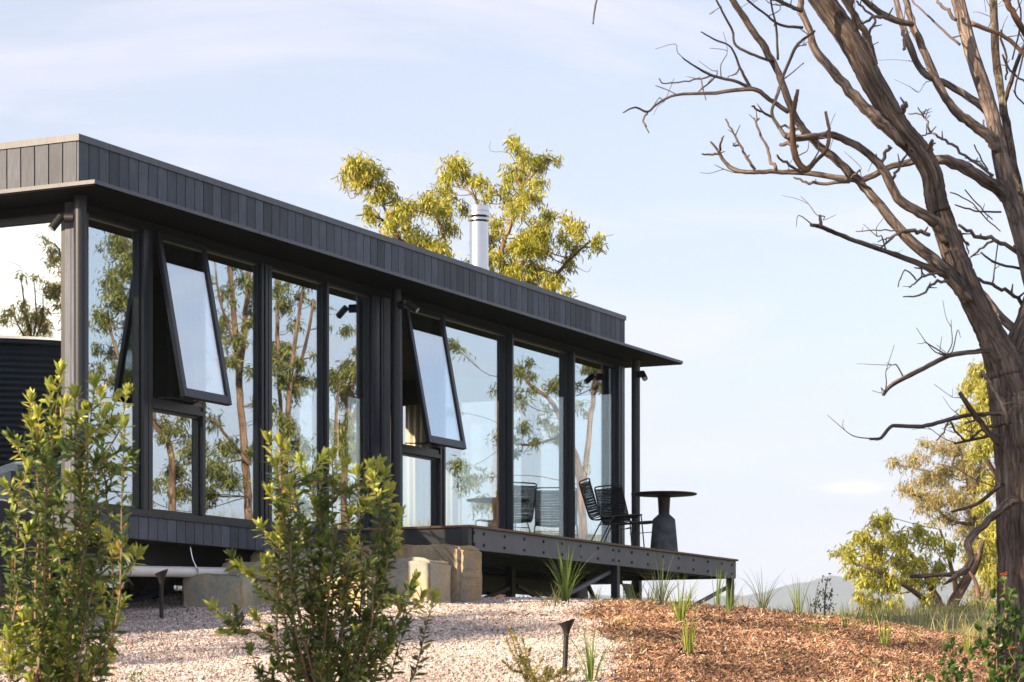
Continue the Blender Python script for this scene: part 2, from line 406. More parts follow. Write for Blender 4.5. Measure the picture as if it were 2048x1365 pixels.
M = {}
M['board'] = board_mat("charcoal_boards", (0.072, 0.084, 0.112), 0.40)
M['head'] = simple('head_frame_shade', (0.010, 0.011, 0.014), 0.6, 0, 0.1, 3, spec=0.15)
M['groove'] = simple("dark_backing", (0.012, 0.012, 0.014), 0.9)
M['flash'] = simple("charcoal_flashing", (0.070, 0.079, 0.100), 0.42, 0.0, 0.22, 3.0, 0.06, 25, (6, 6, 1))
M['alu'] = simple("charcoal_aluminium", (0.017, 0.020, 0.029), 0.34, 0.0, 0.08, 3.0, spec=0.4)
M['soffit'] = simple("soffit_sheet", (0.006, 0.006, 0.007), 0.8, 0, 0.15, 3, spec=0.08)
M['steel'] = simple("dark_steel_paint", (0.026, 0.029, 0.040), 0.45, 0.0, 0.12, 4.0, 0.08, 30)
M['chan'] = simple("grey_steel_channel", (0.115, 0.122, 0.150), 0.5, 0.0, 0.18, 3.0, 0.08, 40)
M['bolt'] = simple("black_bolt", (0.012, 0.012, 0.015), 0.5, 0.3, 0.1)
M['glass'] = glass_mat("reflective_glass", 0.45, (0.90, 0.94, 0.93), 0.010)
M['clear'] = glass_mat("clear_glass", 0.04, (0.93, 0.95, 0.95))
M['decking'] = simple("hardwood_decking", (0.16, 0.095, 0.062), 0.65, 0, 0.35, 4, 0.3, 40, (1, 14, 14))
M['inner'] = simple("interior_lining", (0.030, 0.028, 0.028), 0.8, 0, 0.1)
M['ifloor'] = simple("interior_floor", (0.06, 0.045, 0.035), 0.5, 0, 0.2, 5)
M['curtain'] = simple("cream_curtain", (0.70, 0.62, 0.50), 0.9, 0, 0.06, 5)
M['linen'] = simple("white_linen", (0.78, 0.77, 0.75), 0.9, 0, 0.05, 5)
M['flue'] = simple("brushed_stainless", (0.62, 0.63, 0.65), 0.24, 1.0, 0.05, 30, 0.04, 6, (1, 1, 40))
M['black'] = simple("matt_black", (0.012, 0.012, 0.013), 0.45, 0, 0.1)
M['cord'] = simple("black_cord", (0.014, 0.014, 0.015), 0.7, 0, 0.1)
M['concrete'] = simple("charcoal_concrete", (0.066, 0.072, 0.090), 0.8, 0, 0.5, 9, 0.5, 50)
M['rusty'] = simple("dark_bronze", (0.035, 0.024, 0.020), 0.5, 0.4, 0.4, 20)
M['pvc'] = simple("white_pvc", (0.78, 0.78, 0.76), 0.35, 0, 0.04, 5)
M['poly'] = simple("black_poly_pipe", (0.015, 0.017, 0.024), 0.35, 0, 0.1)
M['rubber'] = simple("tyre_rubber", (0.02, 0.02, 0.02), 0.8, 0, 0.2, 8, 0.3, 60)
M['tank'] = simple("navy_tank_steel", (0.010, 0.016, 0.030), 0.45, 0.0, 0.2, 3)
M['carpaint'] = simple("black_car_paint", (0.006, 0.007, 0.010), 0.25, 0, 0.05, spec=0.25)
M['chrome'] = simple("chrome", (0.75, 0.76, 0.78), 0.12, 1.0, 0.03)
M['lens'] = simple("lamp_lens", (0.55, 0.55, 0.52), 0.1, 0, 0.05)
M['bark'] = bark_mat("dead_tree_bark", (0.130, 0.106, 0.098), (0.32, 0.275, 0.252), crack=.6)
M['bark_pale'] = bark_mat("weathered_limb", (0.19, 0.162, 0.152), (0.40, 0.345, 0.315), (22, 22, 4), crack=.7)
M['bark_lich'] = bark_mat("lichen_bark", (0.08, 0.062, 0.054), (0.18, 0.15, 0.13), (22, 22, 5), (0.19, 0.205, 0.15))
M['bark_gum'] = bark_mat("gum_bark", (0.15, 0.095, 0.070), (0.34, 0.245, 0.185), (10, 10, 1.5), None, 0.4, 0.5)
M['twig'] = simple("twig_bark", (0.115, 0.088, 0.078), 0.9, 0, 0.3, 12)
M['stem'] = simple("shrub_stem", (0.20, 0.125, 0.085), 0.8, 0, 0.3, 20)
M['leaf'] = leaf_mat("gum_leaf", 0.42, 0.45)
M['shrubleaf'] = leaf_mat("shrub_leaf", 0.36, 0.36)
M['blade'] = leaf_mat("grass_blade", 0.42, 0.5)
M['stone'] = tint_mat("pebble", 0.8)
M['chip'] = tint_mat("bark_chip", 0.9)

def sandstone_mat():
    m, nt, b = mat("sandstone")
    tc = nd(nt, "ShaderNodeTexCoord"); oi = nd(nt, "ShaderNodeObjectInfo")
    n1 = nd(nt, "ShaderNodeTexNoise", Scale=2.2, Detail=8.0, Roughness=0.65, Distortion=0.8); nt.links.new(tc.outputs['Object'], n1.inputs['Vector'])
    r = ramp(nt, n1.outputs['Fac'], [(0.28, (0.21, 0.20, 0.17)), (0.45, (0.34, 0.30, 0.23)), (0.58, (0.42, 0.30, 0.17)), (0.75, (0.47, 0.41, 0.31))])
    n2 = nd(nt, "ShaderNodeTexNoise", Scale=26.0, Detail=8.0, Roughness=0.7); nt.links.new(tc.outputs['Object'], n2.inputs['Vector'])
    r2 = ramp(nt, n2.outputs['Fac'], [(0.3, (.78, .78, .78)), (0.7, (1.12, 1.12, 1.12))])
    mx = nd(nt, "ShaderNodeMix", data_type='RGBA', blend_type='MULTIPLY'); mx.inputs['Factor'].default_value = 1
    nt.links.new(r.outputs['Color'], mx.inputs['A']); nt.links.new(r2.outputs['Color'], mx.inputs['B'])
    at = nd(nt, "ShaderNodeAttribute", attribute_name="tint")
    m3 = nd(nt, "ShaderNodeMix", data_type='RGBA', blend_type='MULTIPLY'); m3.inputs['Factor'].default_value = 1
    nt.links.new(mx.outputs['Result'], m3.inputs['A']); nt.links.new(at.outputs['Color'], m3.inputs['B'])
    nt.links.new(m3.outputs['Result'], b.inputs['Base Color']); b.inputs['Roughness'].default_value = 0.92
    bp = nd(nt, "ShaderNodeBump", Strength=0.6, Distance=0.012)
    nt.links.new(n2.outputs['Fac'], bp.inputs['Height']); nt.links.new(bp.outputs['Normal'], b.inputs['Normal'])
    return m
M['sandstone'] = sandstone_mat()

def ground_mat():
    m, nt, b = mat("ground_soil")
    at = nd(nt, "ShaderNodeAttribute", attribute_name="tint")          # r gravel, g mulch, b far grass
    sp = nd(nt, "ShaderNodeSeparateColor"); nt.links.new(at.outputs['Color'], sp.inputs[0])
    tc = nd(nt, "ShaderNodeTexCoord")
    vo = nd(nt, "ShaderNodeTexVoronoi", Scale=46.0); nt.links.new(tc.outputs['Object'], vo.inputs['Vector'])
    sv = nd(nt, "ShaderNodeSeparateColor"); nt.links.new(vo.outputs['Color'], sv.inputs[0])
    rg = ramp(nt, sv.outputs[0], [(0.0, (0.30, 0.20, 0.16)), (0.35, (0.50, 0.40, 0.35)), (0.8, (0.66, 0.58, 0.53)), (1.0, (0.36, 0.31, 0.30))])
    n1 = nd(nt, "ShaderNodeTexNoise", Scale=38.0, Detail=6.0, Roughness=.7); nt.links.new(tc.outputs['Object'], n1.inputs['Vector'])
    rm = ramp(nt, n1.outputs['Fac'], [(0.3, (0.045, 0.024, 0.016)), (0.55, (0.16, 0.085, 0.052)), (0.75, (0.30, 0.18, 0.11))])
    n2 = nd(nt, "ShaderNodeTexNoise", Scale=0.9, Detail=8.0, Roughness=.65); nt.links.new(tc.outputs['Object'], n2.inputs['Vector'])
    rs = ramp(nt, n2.outputs['Fac'], [(0.35, (0.060, 0.075, 0.026)), (0.55, (0.16, 0.15, 0.06)), (0.7, (0.27, 0.22, 0.11))])
    a = nd(nt, "ShaderNodeMix", data_type='RGBA'); c = nd(nt, "ShaderNodeMix", data_type='RGBA')
    nt.links.new(sp.outputs[0], a.inputs['Factor']); nt.links.new(rs.outputs['Color'], a.inputs['A']); nt.links.new(rg.outputs['Color'], a.inputs['B'])
    nt.links.new(sp.outputs[1], c.inputs['Factor']); nt.links.new(a.outputs['Result'], c.inputs['A']); nt.links.new(rm.outputs['Color'], c.inputs['B'])
    nt.links.new(c.outputs['Result'], b.inputs['Base Color']); b.inputs['Roughness'].default_value = 0.95
    bp = nd(nt, "ShaderNodeBump", Strength=0.7, Distance=0.02)
    nt.links.new(n1.outputs['Fac'], bp.inputs['Height']); nt.links.new(bp.outputs['Normal'], b.inputs['Normal'])
    return m
M['ground'] = ground_mat()
M['hill'] = simple("wooded_hillside", (0.030, 0.046, 0.044), 0.95, 0, 0.5, 0.02)

# ------------------------------------------------------------------ the setting: ground, hills
def make_ground():
    n = 330; t = np.linspace(-1, 1, n)
    gx = 4500 * np.sinh(9.2 * t) / math.sinh(9.2) - 0.5
    gy = 4500 * np.sinh(9.2 * t) / math.sinh(9.2) + 20
    X, Y = np.meshgrid(gx, gy); Z = hgt(X, Y) + CZ
    Z = np.maximum(Z, CZ - 56)
    v = np.stack([X.ravel(), Y.ravel(), Z.ravel()], 1)
    i = np.arange(n - 1)[:, None] * n; j = np.arange(n - 1)[None, :]
    q = np.stack([i + j, i + j + 1, i + n + j + 1, i + n + j], -1).reshape(-1, 4)
    x, y = v[:, 0], v[:, 1]
    e = gravel_edge(y)
    gfar = 1 - sstep(23.2, 24.4, y + 0.25 * np.clip(-x - 2.2, 0, 4) * 2.2)
    front = sstep(11.5, 12.5, y) * (np.abs(x) < 9)
    gr = sstep(0.06, -0.06, x - e) * gfar * front
    mu = sstep(-0.06, 0.06, x - e) * (1 - sstep(23.6, 24.6, y)) * sstep(5.4, 4.6, x) * front
    o = link("ground", np_mesh("ground", v, [q], M['ground'], True, np.stack([gr, mu, 0 * gr], 1)))
    tag(o, kind="structure"); return o
make_ground()

def make_hills():
    g = np.random.default_rng(3)
    nx, ny = 260, 26
    xs = np.linspace(-2600, 3000, nx); v = []
    prof = 141 + 36 * sstep(230, 560, xs) + 12 * sstep(560, 900, xs) + 5 * np.sin(xs / 90.0 + 1)
    prof += np.convolve(g.normal(0, 7, nx), np.ones(5) / 5, 'same')
    prof -= 60 * sstep(-300, -1500, xs)
    for j in range(ny):
        f = j / (ny - 1); y = 3300 + 1000 * f
        sh = math.sin(min(1, f / .6) * math.pi / 2) * (1 if f < .65 else 1 - (f - .65) * 1.2)
        v.append(np.stack([xs, np.full(nx, y), CZ - 57 + (prof + 57) * sh + g.normal(0, 2.0, nx) * (.3 + f)], 1))
    v = np.vstack(v)
    i = np.arange(ny - 1)[:, None] * nx; j = np.arange(nx - 1)[None, :]
    q = np.stack([i + j, i + j + 1, i + nx + j + 1, i + nx + j], -1).reshape(-1, 4)
    o = link("hills", np_mesh("hills", v, [q], M['hill'], False)); tag(o, kind="structure")
make_hills()

def make_haze():
    m = bpy.data.materials.new("haze_air"); m.use_nodes = True; nt = m.node_tree; nt.nodes.clear()
    o_ = nt.nodes.new("ShaderNodeOutputMaterial"); pv = nt.nodes.new("ShaderNodeVolumePrincipled")
    pv.inputs['Color'].default_value = (0.70, 0.84, 1.0, 1); pv.inputs['Density'].default_value = 0.00020
    pv.inputs['Anisotropy'].default_value = 0.0
    nt.links.new(pv.outputs[0], o_.inputs['Volume'])
    mb = MB().box(-4700, 4700, -4700, 4700, CZ - 60, CZ + 190)
    o = mb.build("haze", m); tag(o, kind="stuff"); return o
make_haze()

# ------------------------------------------------------------------ the cabin
WB = 0.84; WID = 3.2; LEN = 11.113
RZ = math.pi / 2 - AF
cab = empty("cabin", tuple(W3(0, 0, WB)), RZ)
tag(cab, "long charcoal clad glass cabin with flat canopy and steel flue", "cabin")

def ubox(mb, u0, u1, v0, v1, w0, w1, bev=0.0):   # v given outwards
    a, b = sorted((-v0, -v1)); return mb.box(min(u0, u1), max(u0, u1), a, b, w0 - WB, w1 - WB, bev)
def part(name, boxes, m, parent=cab, bev=0.0):
    mb = MB()
    for b in boxes: ubox(mb, *b, bev=bev)
    return mb.build(name, M[m], parent)

BW = LEN / 78
fas = part("fascia", [(.022, LEN - .022, -.022, -WID + .022, 4.064, 4.50)], 'groove')
bmf = MB().box(0, BW - .009, 0, .02, 4.063 - WB, 4.515 - WB, 0.002).mesh("fascia_board", M['board'])
bme = MB().box(0, .02, 0, BW - .009, 4.063 - WB, 4.515 - WB, 0.002).mesh("fascia_board_end", M['board'])
for i in range(78): link("fascia_board", bmf, fas, (i * BW + .0045, 0, 0))
for i in range(22):
    link("fascia_board", bme, fas, (0, .021 + i * BW, 0)); link("fascia_board", bme, fas, (LEN - .02, .021 + i * BW, 0))
for i in range(78): link("fascia_board", bmf, fas, (i * BW + .0045, WID - .02, 0)) if i > 60 else None
part("cap_flashing", [(-.012, LEN + .012, .012, -.06, 4.512, 4.567), (-.012, .06, -.0601, -WID + .06, 4.512, 4.567),
                      (LEN - .06, LEN + .012, -.0601, -WID + .06, 4.512, 4.567), (-.012, LEN + .012, -WID + .0601, -WID - .012, 4.512, 4.567)], 'flash')
part("roof", [(.06, LEN - .06, -.06, -WID + .06, 4.48, 4.52)], 'flash')
cn = part("canopy", [(-.47, 11.75, .50, -WID - .50, 4.031, 4.0625)], 'flash')
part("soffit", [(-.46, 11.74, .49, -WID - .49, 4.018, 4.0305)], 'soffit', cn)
for px in (519, 1206):
    u, _ = uv(px, .5); part("canopy_joint", [(u, u + .005, .5015, .49, 4.0315, 4.062)], 'groove', cn)

# base: floor, skirting boards, sill, chassis
fl = part("floor", [(.03, LEN - .03, -.03, -WID + .03, 1.30, 1.50)], 'ifloor')
sk = part("skirting", [(.022, LEN - .022, -.022, -.029, 1.292, 1.485), (.022, .029, -.03, -WID + .03, 1.292, 1.485)], 'groove')
bms = MB().box(0, BW - .009, 0, .02, 1.291 - WB, 1.486 - WB, 0.002).mesh("skirting_board", M['board'])
bmse = MB().box(0, .02, 0, BW - .009, 1.291 - WB, 1.486 - WB, 0.002).mesh("skirting_board_end", M['board'])
for i in range(30): link("skirting_board", bms, sk, (i * BW + .0045, 0, 0))
for i in range(22): link("skirting_board", bmse, sk, (0, .021 + i * BW, 0))
sill = part("sill", [(-.008, LEN, .014, -.10, 1.487, 1.520), (-.004, LEN, .006, -.10, 1.5205, 1.545), (-.008, .10, -.101, -WID + .1, 1.487, 1.545)], 'alu')
for px in (196, 292, 327, 415, 452, 500):
    u, _ = uv(px, .014); part("screw", [(u - .006, u + .006, .018, .013, 1.499, 1.509)], 'bolt', sill)
part("chassis", [(.1, LEN - .1, -.45, -.55, 1.12, 1.299), (.1, LEN - .1, -2.65, -2.75, 1.12, 1.299)] +
     [(x, x + .06, -.551, -2.649, 1.16, 1.298) for x in np.arange(.2, 11, .9)], 'black')
for u in (0.9, 4.6, 7.4, 10.4):
    for v in (-.5, -2.7):
        p = W3(u, v, 0); part("stump", [(u - .05, u + .05, v + .05, v - .05, float(hgt(p[0], p[1])) - .1, 1.121)], 'black')

# glazing: head, mullions, panes
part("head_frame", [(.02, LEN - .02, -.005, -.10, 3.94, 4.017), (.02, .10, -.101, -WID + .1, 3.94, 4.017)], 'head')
def mull(u0, u1, vf=0.0, m='alu', w0=1.545, w1=3.94, vb=-.10):
    return part("mullion", [(u0, u1, vf, vb, w0, w1)], m, bev=.003)
for a in [(.93, .995), (1.005, 1.068), (1.84, 1.888), (2.838, 2.872, -.01), (2.884, 2.93, .0), (2.942, 3.0, .0), (4.0, 4.04),
          (4.90, 5.03, .0), (5.05, 5.075, .01), (5.46, 5.49, .01), (6.325, 6.368), (6.38, 6.425, .01), (7.945, 7.985, .035), (9.555, 9.597, .035)]:
    mull(*a)
part("post", [(5.085, 5.215, .02, -.10, 1.545, 3.94)], 'board', bev=.004)
part("corner_post", [(.0, .06, -.001, -.075, 1.545, 4.017), (.005, .06, -.08, -.143, 1.545, 4.017), (.062, .15, -.005, -.08, 1.545, 3.94)], 'board', bev=.003)
part("corner_post", [(10.935, 10.985, .0, -.10, 1.545, 3.94), (11.0, 11.05, .005, -.10, 1.545, 3.94), (11.06, 11.11, .0, -.10, 1.545, 3.94)], 'alu', bev=.003)
GV = -.060
def pane(u0, u1, w0=1.545, w1=3.94):
    win = part("window", [(u0, u0 + .018, GV + .022, GV - .03, w0, w1), (u1 - .018, u1, GV + .022, GV - .03, w0, w1),
                          (u0 + .0181, u1 - .0181, GV + .022, GV - .03, w0, w0 + .022), (u0 + .0181, u1 - .0181, GV + .022, GV - .03, w1 - .022, w1)], 'alu')
    part("pane", [(u0 + .010, u1 - .010, GV, GV - .005, w0 + .010, w1 - .010)], 'glass', win)
for a in [(.15, .93), (1.888, 2.838), (3.0, 4.0), (4.04, 4.90), (6.425, 7.945), (7.985, 9.555), (9.597, 10.935),
          (1.068, 1.84, 1.545, 2.43), (5.49, 6.325, 1.545, 2.43)]:
    pane(*a)
for u0, u1 in ((1.068, 1.84), (5.49, 6.325)):                        # top-hung sashes standing open
    part("transom", [(u0 + .0005, u1 - .0005, .004, -.10, 2.431, 2.47), (u0 + .0005, u1 - .0005, -.012, -.10, 2.4705, 2.515)], 'alu')
    hw = 3.93; L = 1.445; th = math.asin(.275 / L)
    s0, s1, f = u0 + .012, u1 - .012, .058
    mb = MB()
    for x0, x1, z0, z1 in ((s0, s0 + f, -L, 0), (s1 - f, s1, -L, 0), (s0 + f + .0005, s1 - f - .0005, -L, -L + f + .02), (s0 + f + .0005, s1 - f - .0005, -f, 0)):
        mb.box(x0, x1, -.02, .022, z0, z1, .003)
    so = mb.build("awning_sash", M['alu'], cab, loc=(0, -.022, hw - WB), rot=(-th, 0, 0))
    MB().box(s0 + f - .008, s1 - f + .008, -.004, .004, -L + f + .012, -f + .008).build("sash_pane", M['glass'], so)
    MB().box(s0, s1, .0225, .03, -L, -L + .02).build("seal", M['black'], so)
    part("stay", [(u0 + .12, u1 - .1, .10, .085, 2.522, 2.532)], 'black')
    mb = MB().bar((u0 + .12, .03, 2.53 - WB), (u0 + .35, -.2, 2.535 - WB), .012).bar((u1 - .12, .03, 2.53 - WB), (u1 - .35, -.2, 2.535 - WB), .012)
    mb.build("stay", M['black'], cab)
# left end wall glazing
w = part("window", [(.02, .09, -.1435, -.19, 1.545, 3.94), (.03, .09, -2.95, -WID + .1, 1.545, 3.94), (.03, .09, -.191, -2.949, 3.88, 3.94), (.03, .09, -.191, -2.949, 1.545, 1.59), (.03, .09, -1.5, -1.56, 1.591, 3.879)], 'alu')
part("pane", [(.058, .063, -.18, -1.51, 1.58, 3.89)], 'glass', w); part("pane", [(.058, .063, -1.55, -2.96, 1.58, 3.89)], 'glass', w)
# right end and rear walls with clear glazing and curtains behind
part("end_wall", [(LEN - .09, LEN - .01, -.101, -WID + .02, 3.62, 4.015), (LEN - .09, LEN - .01, -.101, -WID + .02, 1.3, 1.56), (LEN - .09, LEN - .01, -3.08, -WID + .02, 1.561, 3.619), (LEN - .08, LEN - .03, -1.62, -1.68, 1.561, 3.619)], 'inner')
w = part("window", [(LEN - .075, LEN - .03, -.102, -.15, 1.561, 3.619)], 'alu')
part("pane", [(LEN - .052, LEN - .047, -.14, -1.619, 1.562, 3.618)], 'clear', w); part("pane", [(LEN - .052, LEN - .047, -1.681, -3.079, 1.562, 3.618)], 'clear', w)
rv = -WID + .1
part("rear_wall", [(.1, 8.6, rv, rv - .08, 1.3, 4.015), (8.601, LEN - .1, rv, rv - .08, 3.62, 4.015), (8.601, LEN - .1, rv, rv - .08, 1.3, 1.56), (9.55, 9.75, rv, rv - .08, 1.561, 3.619), (10.85, LEN - .1, rv, rv - .08, 1.561, 3.619)], 'inner')
w = part("window", [(8.601, 8.64, rv - .02, rv - .06, 1.561, 3.619)], 'alu')
part("pane", [(8.63, 9.549, rv - .04, rv - .045, 1.562, 3.618)], 'clear', w); part("pane", [(9.751, 10.849, rv - .04, rv - .045, 1.562, 3.618)], 'clear', w)
part("ceiling", [(.11, LEN - .1, -.11, rv, 3.935, 4.014)], 'inner')
part("partition", [(2.9, 3.0, -1.1, rv, 1.5, 3.934)], 'inner')
def curtain(u0, v0, u1, v1, m='curtain', w0=1.53, w1=3.60, waves=5):
    n = waves * 8 + 1; t = np.linspace(0, 1, n); d = np.array([u1 - u0, -(v1 - v0)]); d /= np.linalg.norm(d); nn = np.array([-d[1], d[0]])
    a = np.array([u0, -v0])[None] * (1 - t[:, None]) + np.array([u1, -v1])[None] * t[:, None] + nn[None] * (np.sin(t * waves * 2 * math.pi) * .022)[:, None]
    v = np.vstack([np.column_stack([a, np.full(n, w0 - WB)]), np.column_stack([a, np.full(n, w1 - WB)])])
    i = np.arange(n - 1); q = np.stack([i, i + 1, n + i + 1, n + i], -1)
    o = link("curtain", np_mesh("curtain", v, [q], M[m], True), cab)
    md = o.modifiers.new("t", 'SOLIDIFY'); md.thickness = .004
curtain(8.72, rv + .12, 9.02, rv + .12); curtain(9.32, rv + .12, 9.5, rv + .12, 'curtain', waves=3)
curtain(9.85, rv + .12, 10.55, rv + .12, waves=9)
curtain(LEN - .18, -2.15, LEN - .18, -2.95, waves=9); curtain(LEN - .18, -1.05, LEN - .18, -1.32, waves=4)

# round columns with spotlights, flue
def gz(u, v):
    p = W3(u, v, 0); return float(hgt(p[0], p[1]))
COLU = []
for px in (160.5, 792.5, 1271.5):
    u, _ = uv(px, .14); COLU.append(u)
    b = gz(u, .14) - .15
    o = MB().tube([(u, -.14, b - WB), (u, -.14, 4.017 - WB)], .053, 24).build("column", M['alu'], cab); smooth_by_angle(o)
def spot(u, v, w, side, dirn):
    """side: unit (u,v) where the mount sits on the column; dirn: pointing direction in cabin axes (u,-v,w)"""
    side = np.array([side[0], -side[1], 0.]); side /= np.linalg.norm(side)
    c = np.array([u, -v, w - WB]); a = c + side * .047; b = c + side * .125
    m = MB().tube([a, b], .043, 20).build("spotlight", M['black'], cab); smooth_by_angle(m)
    d = np.array([dirn[0], -dirn[1], dirn[2]]); d /= np.linalg.norm(d)
    k = b + side * .045
    s = k - d * .02; e = k + d * .115
    o = MB().tube([b - side * .01, k], .010, 8).tube([s, s + d * .002, e - d * .002, e], [.026, .034, .034, .031], 20).build("barrel", M['black'], m); smooth_by_angle(o)
    MB().tube([e, e + d * .0025], .027, 16).build("lamp_lens", M['lens'], m)
spot(COLU[0], .14, (HZ - 446) / F * 20.5, (-.35, -.93), (-.45, -.35, -.75))
spot(COLU[1], .14, (HZ - 617) / F * 25.2, (-.25, .97), (.15, .8, -.62))
spot(COLU[2], .14, (HZ - 757) / F * 30.7, (-.6, .8), (-.5, .45, -.55))
fu, fy = uv(958, -1.2)
yy = fy
fl_ = MB().tube([(fu, 1.2, 4.5 - WB), (fu, 1.2, (HZ - 446) / F * yy - WB)], .112, 40).build("flue", M['flue'], cab); smooth_by_angle(fl_)
z1 = (HZ - 413) / F * yy - WB; zg = lambda y: (HZ - y) / F * yy - WB
def ringp(name, prof, m):
    o = MB().lathe(prof, 40, (fu, 1.2, 0)).build(name, M[m], fl_); smooth_by_angle(o)
ringp("cowl", [(0, z1), (.119, z1), (.124, z1 - .004), (.124, zg(424)), (.121, zg(424.6)), (.124, zg(425.2)), (.124, zg(433)), (.105, zg(433.3)), (0, zg(433.3))], 'flue')
ringp("cowl_gap", [(0, zg(433.4)), (.092, zg(433.4)), (.092, zg(447)), (0, zg(447))], 'black')
ringp("cowl_band", [(.093, zg(437.6)), (.121, zg(437.6)), (.124, zg(438.4)), (.124, zg(442)), (.118, zg(442.8)), (.093, zg(442.8))], 'flue')
# under-floor services
pa = np.array([uv(60, -.12)[0], .12, (HZ - 1139) / F * uv(60, -.12)[1] - WB]); pb = np.array([uv(470, -.12)[0], .12, (HZ - 1146) / F * uv(470, -.12)[1] - WB])
dp = MB().tube([pa, pb], .048, 20).build("drain_pipe", M['pvc'], cab); smooth_by_angle(dp)
for px in (245, 380):
    t = (uv(px, -.12)[0] - pa[0]) / (pb[0] - pa[0]); c = pa + (pb - pa) * t
    MB().tube(spline([(c[0], .12, 1.29 - WB), (c[0] + .01, .10, c[2] + .12), (c[0] + .02, .07, c[2] + .05), (c[0] + .05, .068, c[2]), (c[0] + .06, .09, c[2] - .04)], 4), .006, 6).build("hanger", M['chrome'], dp)
wu, wy = uv(305, -.9)
o = MB().lathe([(.0, -.09), (.16, -.09), (.26, -.085), (.285, -.05), (.285, .05), (.26, .085), (.16, .09), (0, .09)], 32).build("wheel", M['rubber'], cab, loc=(wu, .9, gz(wu, -.9) + .27 - WB), rot=(R(90), 0, 0)); smooth_by_angle(o)
MB().lathe([(0, .092), (.04, .10), (.05, .094), (.15, .096), (.158, .088)], 24).build("hub", M['black'], o)

# ------------------------------------------------------------------ the deck
DU0, DU1, DV0, DV1, DW = 3.90, 10.71, 0.03, 1.60, 1.545
deck = empty("deck", tuple(W3(DU0, DV1, WB)), RZ)
tag(deck, "raised timber deck with bolted grey steel edge beam on braced posts", "deck")
def dbox(mb, u0, u1, v0, v1, w0, w1, bev=0.0):
    a, b = sorted((DV1 - v0, DV1 - v1)); return mb.box(u0 - DU0, u1 - DU0, a, b, w0 - WB, w1 - WB, bev)
def dpart(name, boxes, m, parent=deck, bev=0.0):
    mb = MB()
    for b in boxes: dbox(mb, *b, bev=bev)
    return mb.build(name, M[m], parent)
def DL(u, v, w): return np.array([u - DU0, DV1 - v, w - WB])
nb = 11; bw = (DV1 + .025 - DV0) / nb
bmd = MB().box(0, DU1 - DU0 + .05, 0, bw - .006, DW - .022 - WB, DW - WB, .002).mesh("decking_board", M['decking'])
for i in range(nb): link("decking_board", bmd, deck, (-.025, -.025 + i * bw, 0))
uj, _ = uv(1231, DV1)
bt, bb = 1.520, 1.318
dpart("edge_beam", [(DU0 + .075, uj - .003, DV1, DV1 - .012, bb, bt), (DU0 + .075, uj - .003, DV1 - .0125, DV1 - .07, bt - .012, bt - .0005), (DU0 + .075, uj - .003, DV1 - .0125, DV1 - .07, bb, bb + .012)], 'chan')
dpart("edge_beam", [(uj + .003, DU1, DV1, DV1 - .012, bb, bt), (uj + .003, DU1, DV1 - .0125, DV1 - .07, bt - .012, bt - .0005), (uj + .003, DU1, DV1 - .0125, DV1 - .07, bb, bb + .012)], 'chan')
dpart("end_beam", [(DU0, DU0 + .012, DV1 - .075, DV0, bb, bt)], 'steel'); dpart("end_beam", [(DU1 - .012, DU1, DV1 - .071, DV0, bb, bt)], 'steel')
for v in (.06, .36, .66, .96, 1.26): dpart("joist", [(DU0 + .013, DU1 - .013, v, v + .05, bb + .02, bt - .001)], 'steel')
zb = [163, 230, 372, 506, 638, 765, 890, 1010, 1113, 1153, 1241, 1350, 1457, 1561, 1661, 1760, 1856, 1925]
bolt = MB().tube([(0, .001, 0), (0, -.010, 0)], .0155, 6).mesh("bolt", M['bolt'])
for zx in zb:
    u, _ = uv(900 + zx * .293, DV1)
    for w_ in (bt - .045, bb + .05): link("bolt", bolt, deck, tuple(DL(u, DV1, w_)), (0, random.random(), 0))
for px, wt in ((935, 1.521), (1232.5, bb), (1462, bb)):
    u, _ = uv(px, DV1 - .03); s = .0375
    po = dpart("post", [(u - s, u + s, DV1 - .002, DV1 - .077, gz(u, DV1) - .2, wt)], 'steel', bev=.004)
    if px < 1000:
        for w_ in (1.02,): link("bolt", bolt, po, tuple(DL(u + .02, DV1, w_)))
for px in (1021, 1150, 1275):
    u, _ = uv(px, .35)
    dpart("post", [(u - .045, u + .045, .39, .31, gz(u, .35) - .2, bb + .02)], 'steel', bev=.004)
def brace(a, b, v, name="brace"):
    (x0, y0), (x1, y1) = a, b
    u0, Y0 = uv(x0, v); u1, Y1 = uv(x1, v)
    MB().bar(DL(u0, v, (HZ - y0) / F * Y0 - .03), DL(u1, v, (HZ - y1) / F * Y1), .038).build(name, M['chan'], deck)
brace((1085, 1209), (1231, 1138), DV1 - .09); brace((1370, 1216), (1464, 1170), DV1 - .09)
brace((950, 1200), (1024, 1174), .35); brace((1100, 1204), (1034, 1172), .35)
brace((1190, 1198), (1172, 1160), .5)
u3 = COLU[2]
MB().add([DL(u3 - .42, .14 + .01, 1.29), DL(u3 - .04, .15, 1.29), DL(u3 - .04, .15, .99), DL(u3 - .12, .15, 1.02), DL(u3 - .42, .13, 1.29), DL(u3 - .04, .13, 1.29), DL(u3 - .04, .13, .99), DL(u3 - .12, .13, 1.02)],
         [(0, 1, 2, 3), (7, 6, 5, 4), (0, 4, 5, 1), (1, 5, 6, 2), (2, 6, 7, 3), (3, 7, 4, 0)]).build("gusset_plate", M['steel'], deck)

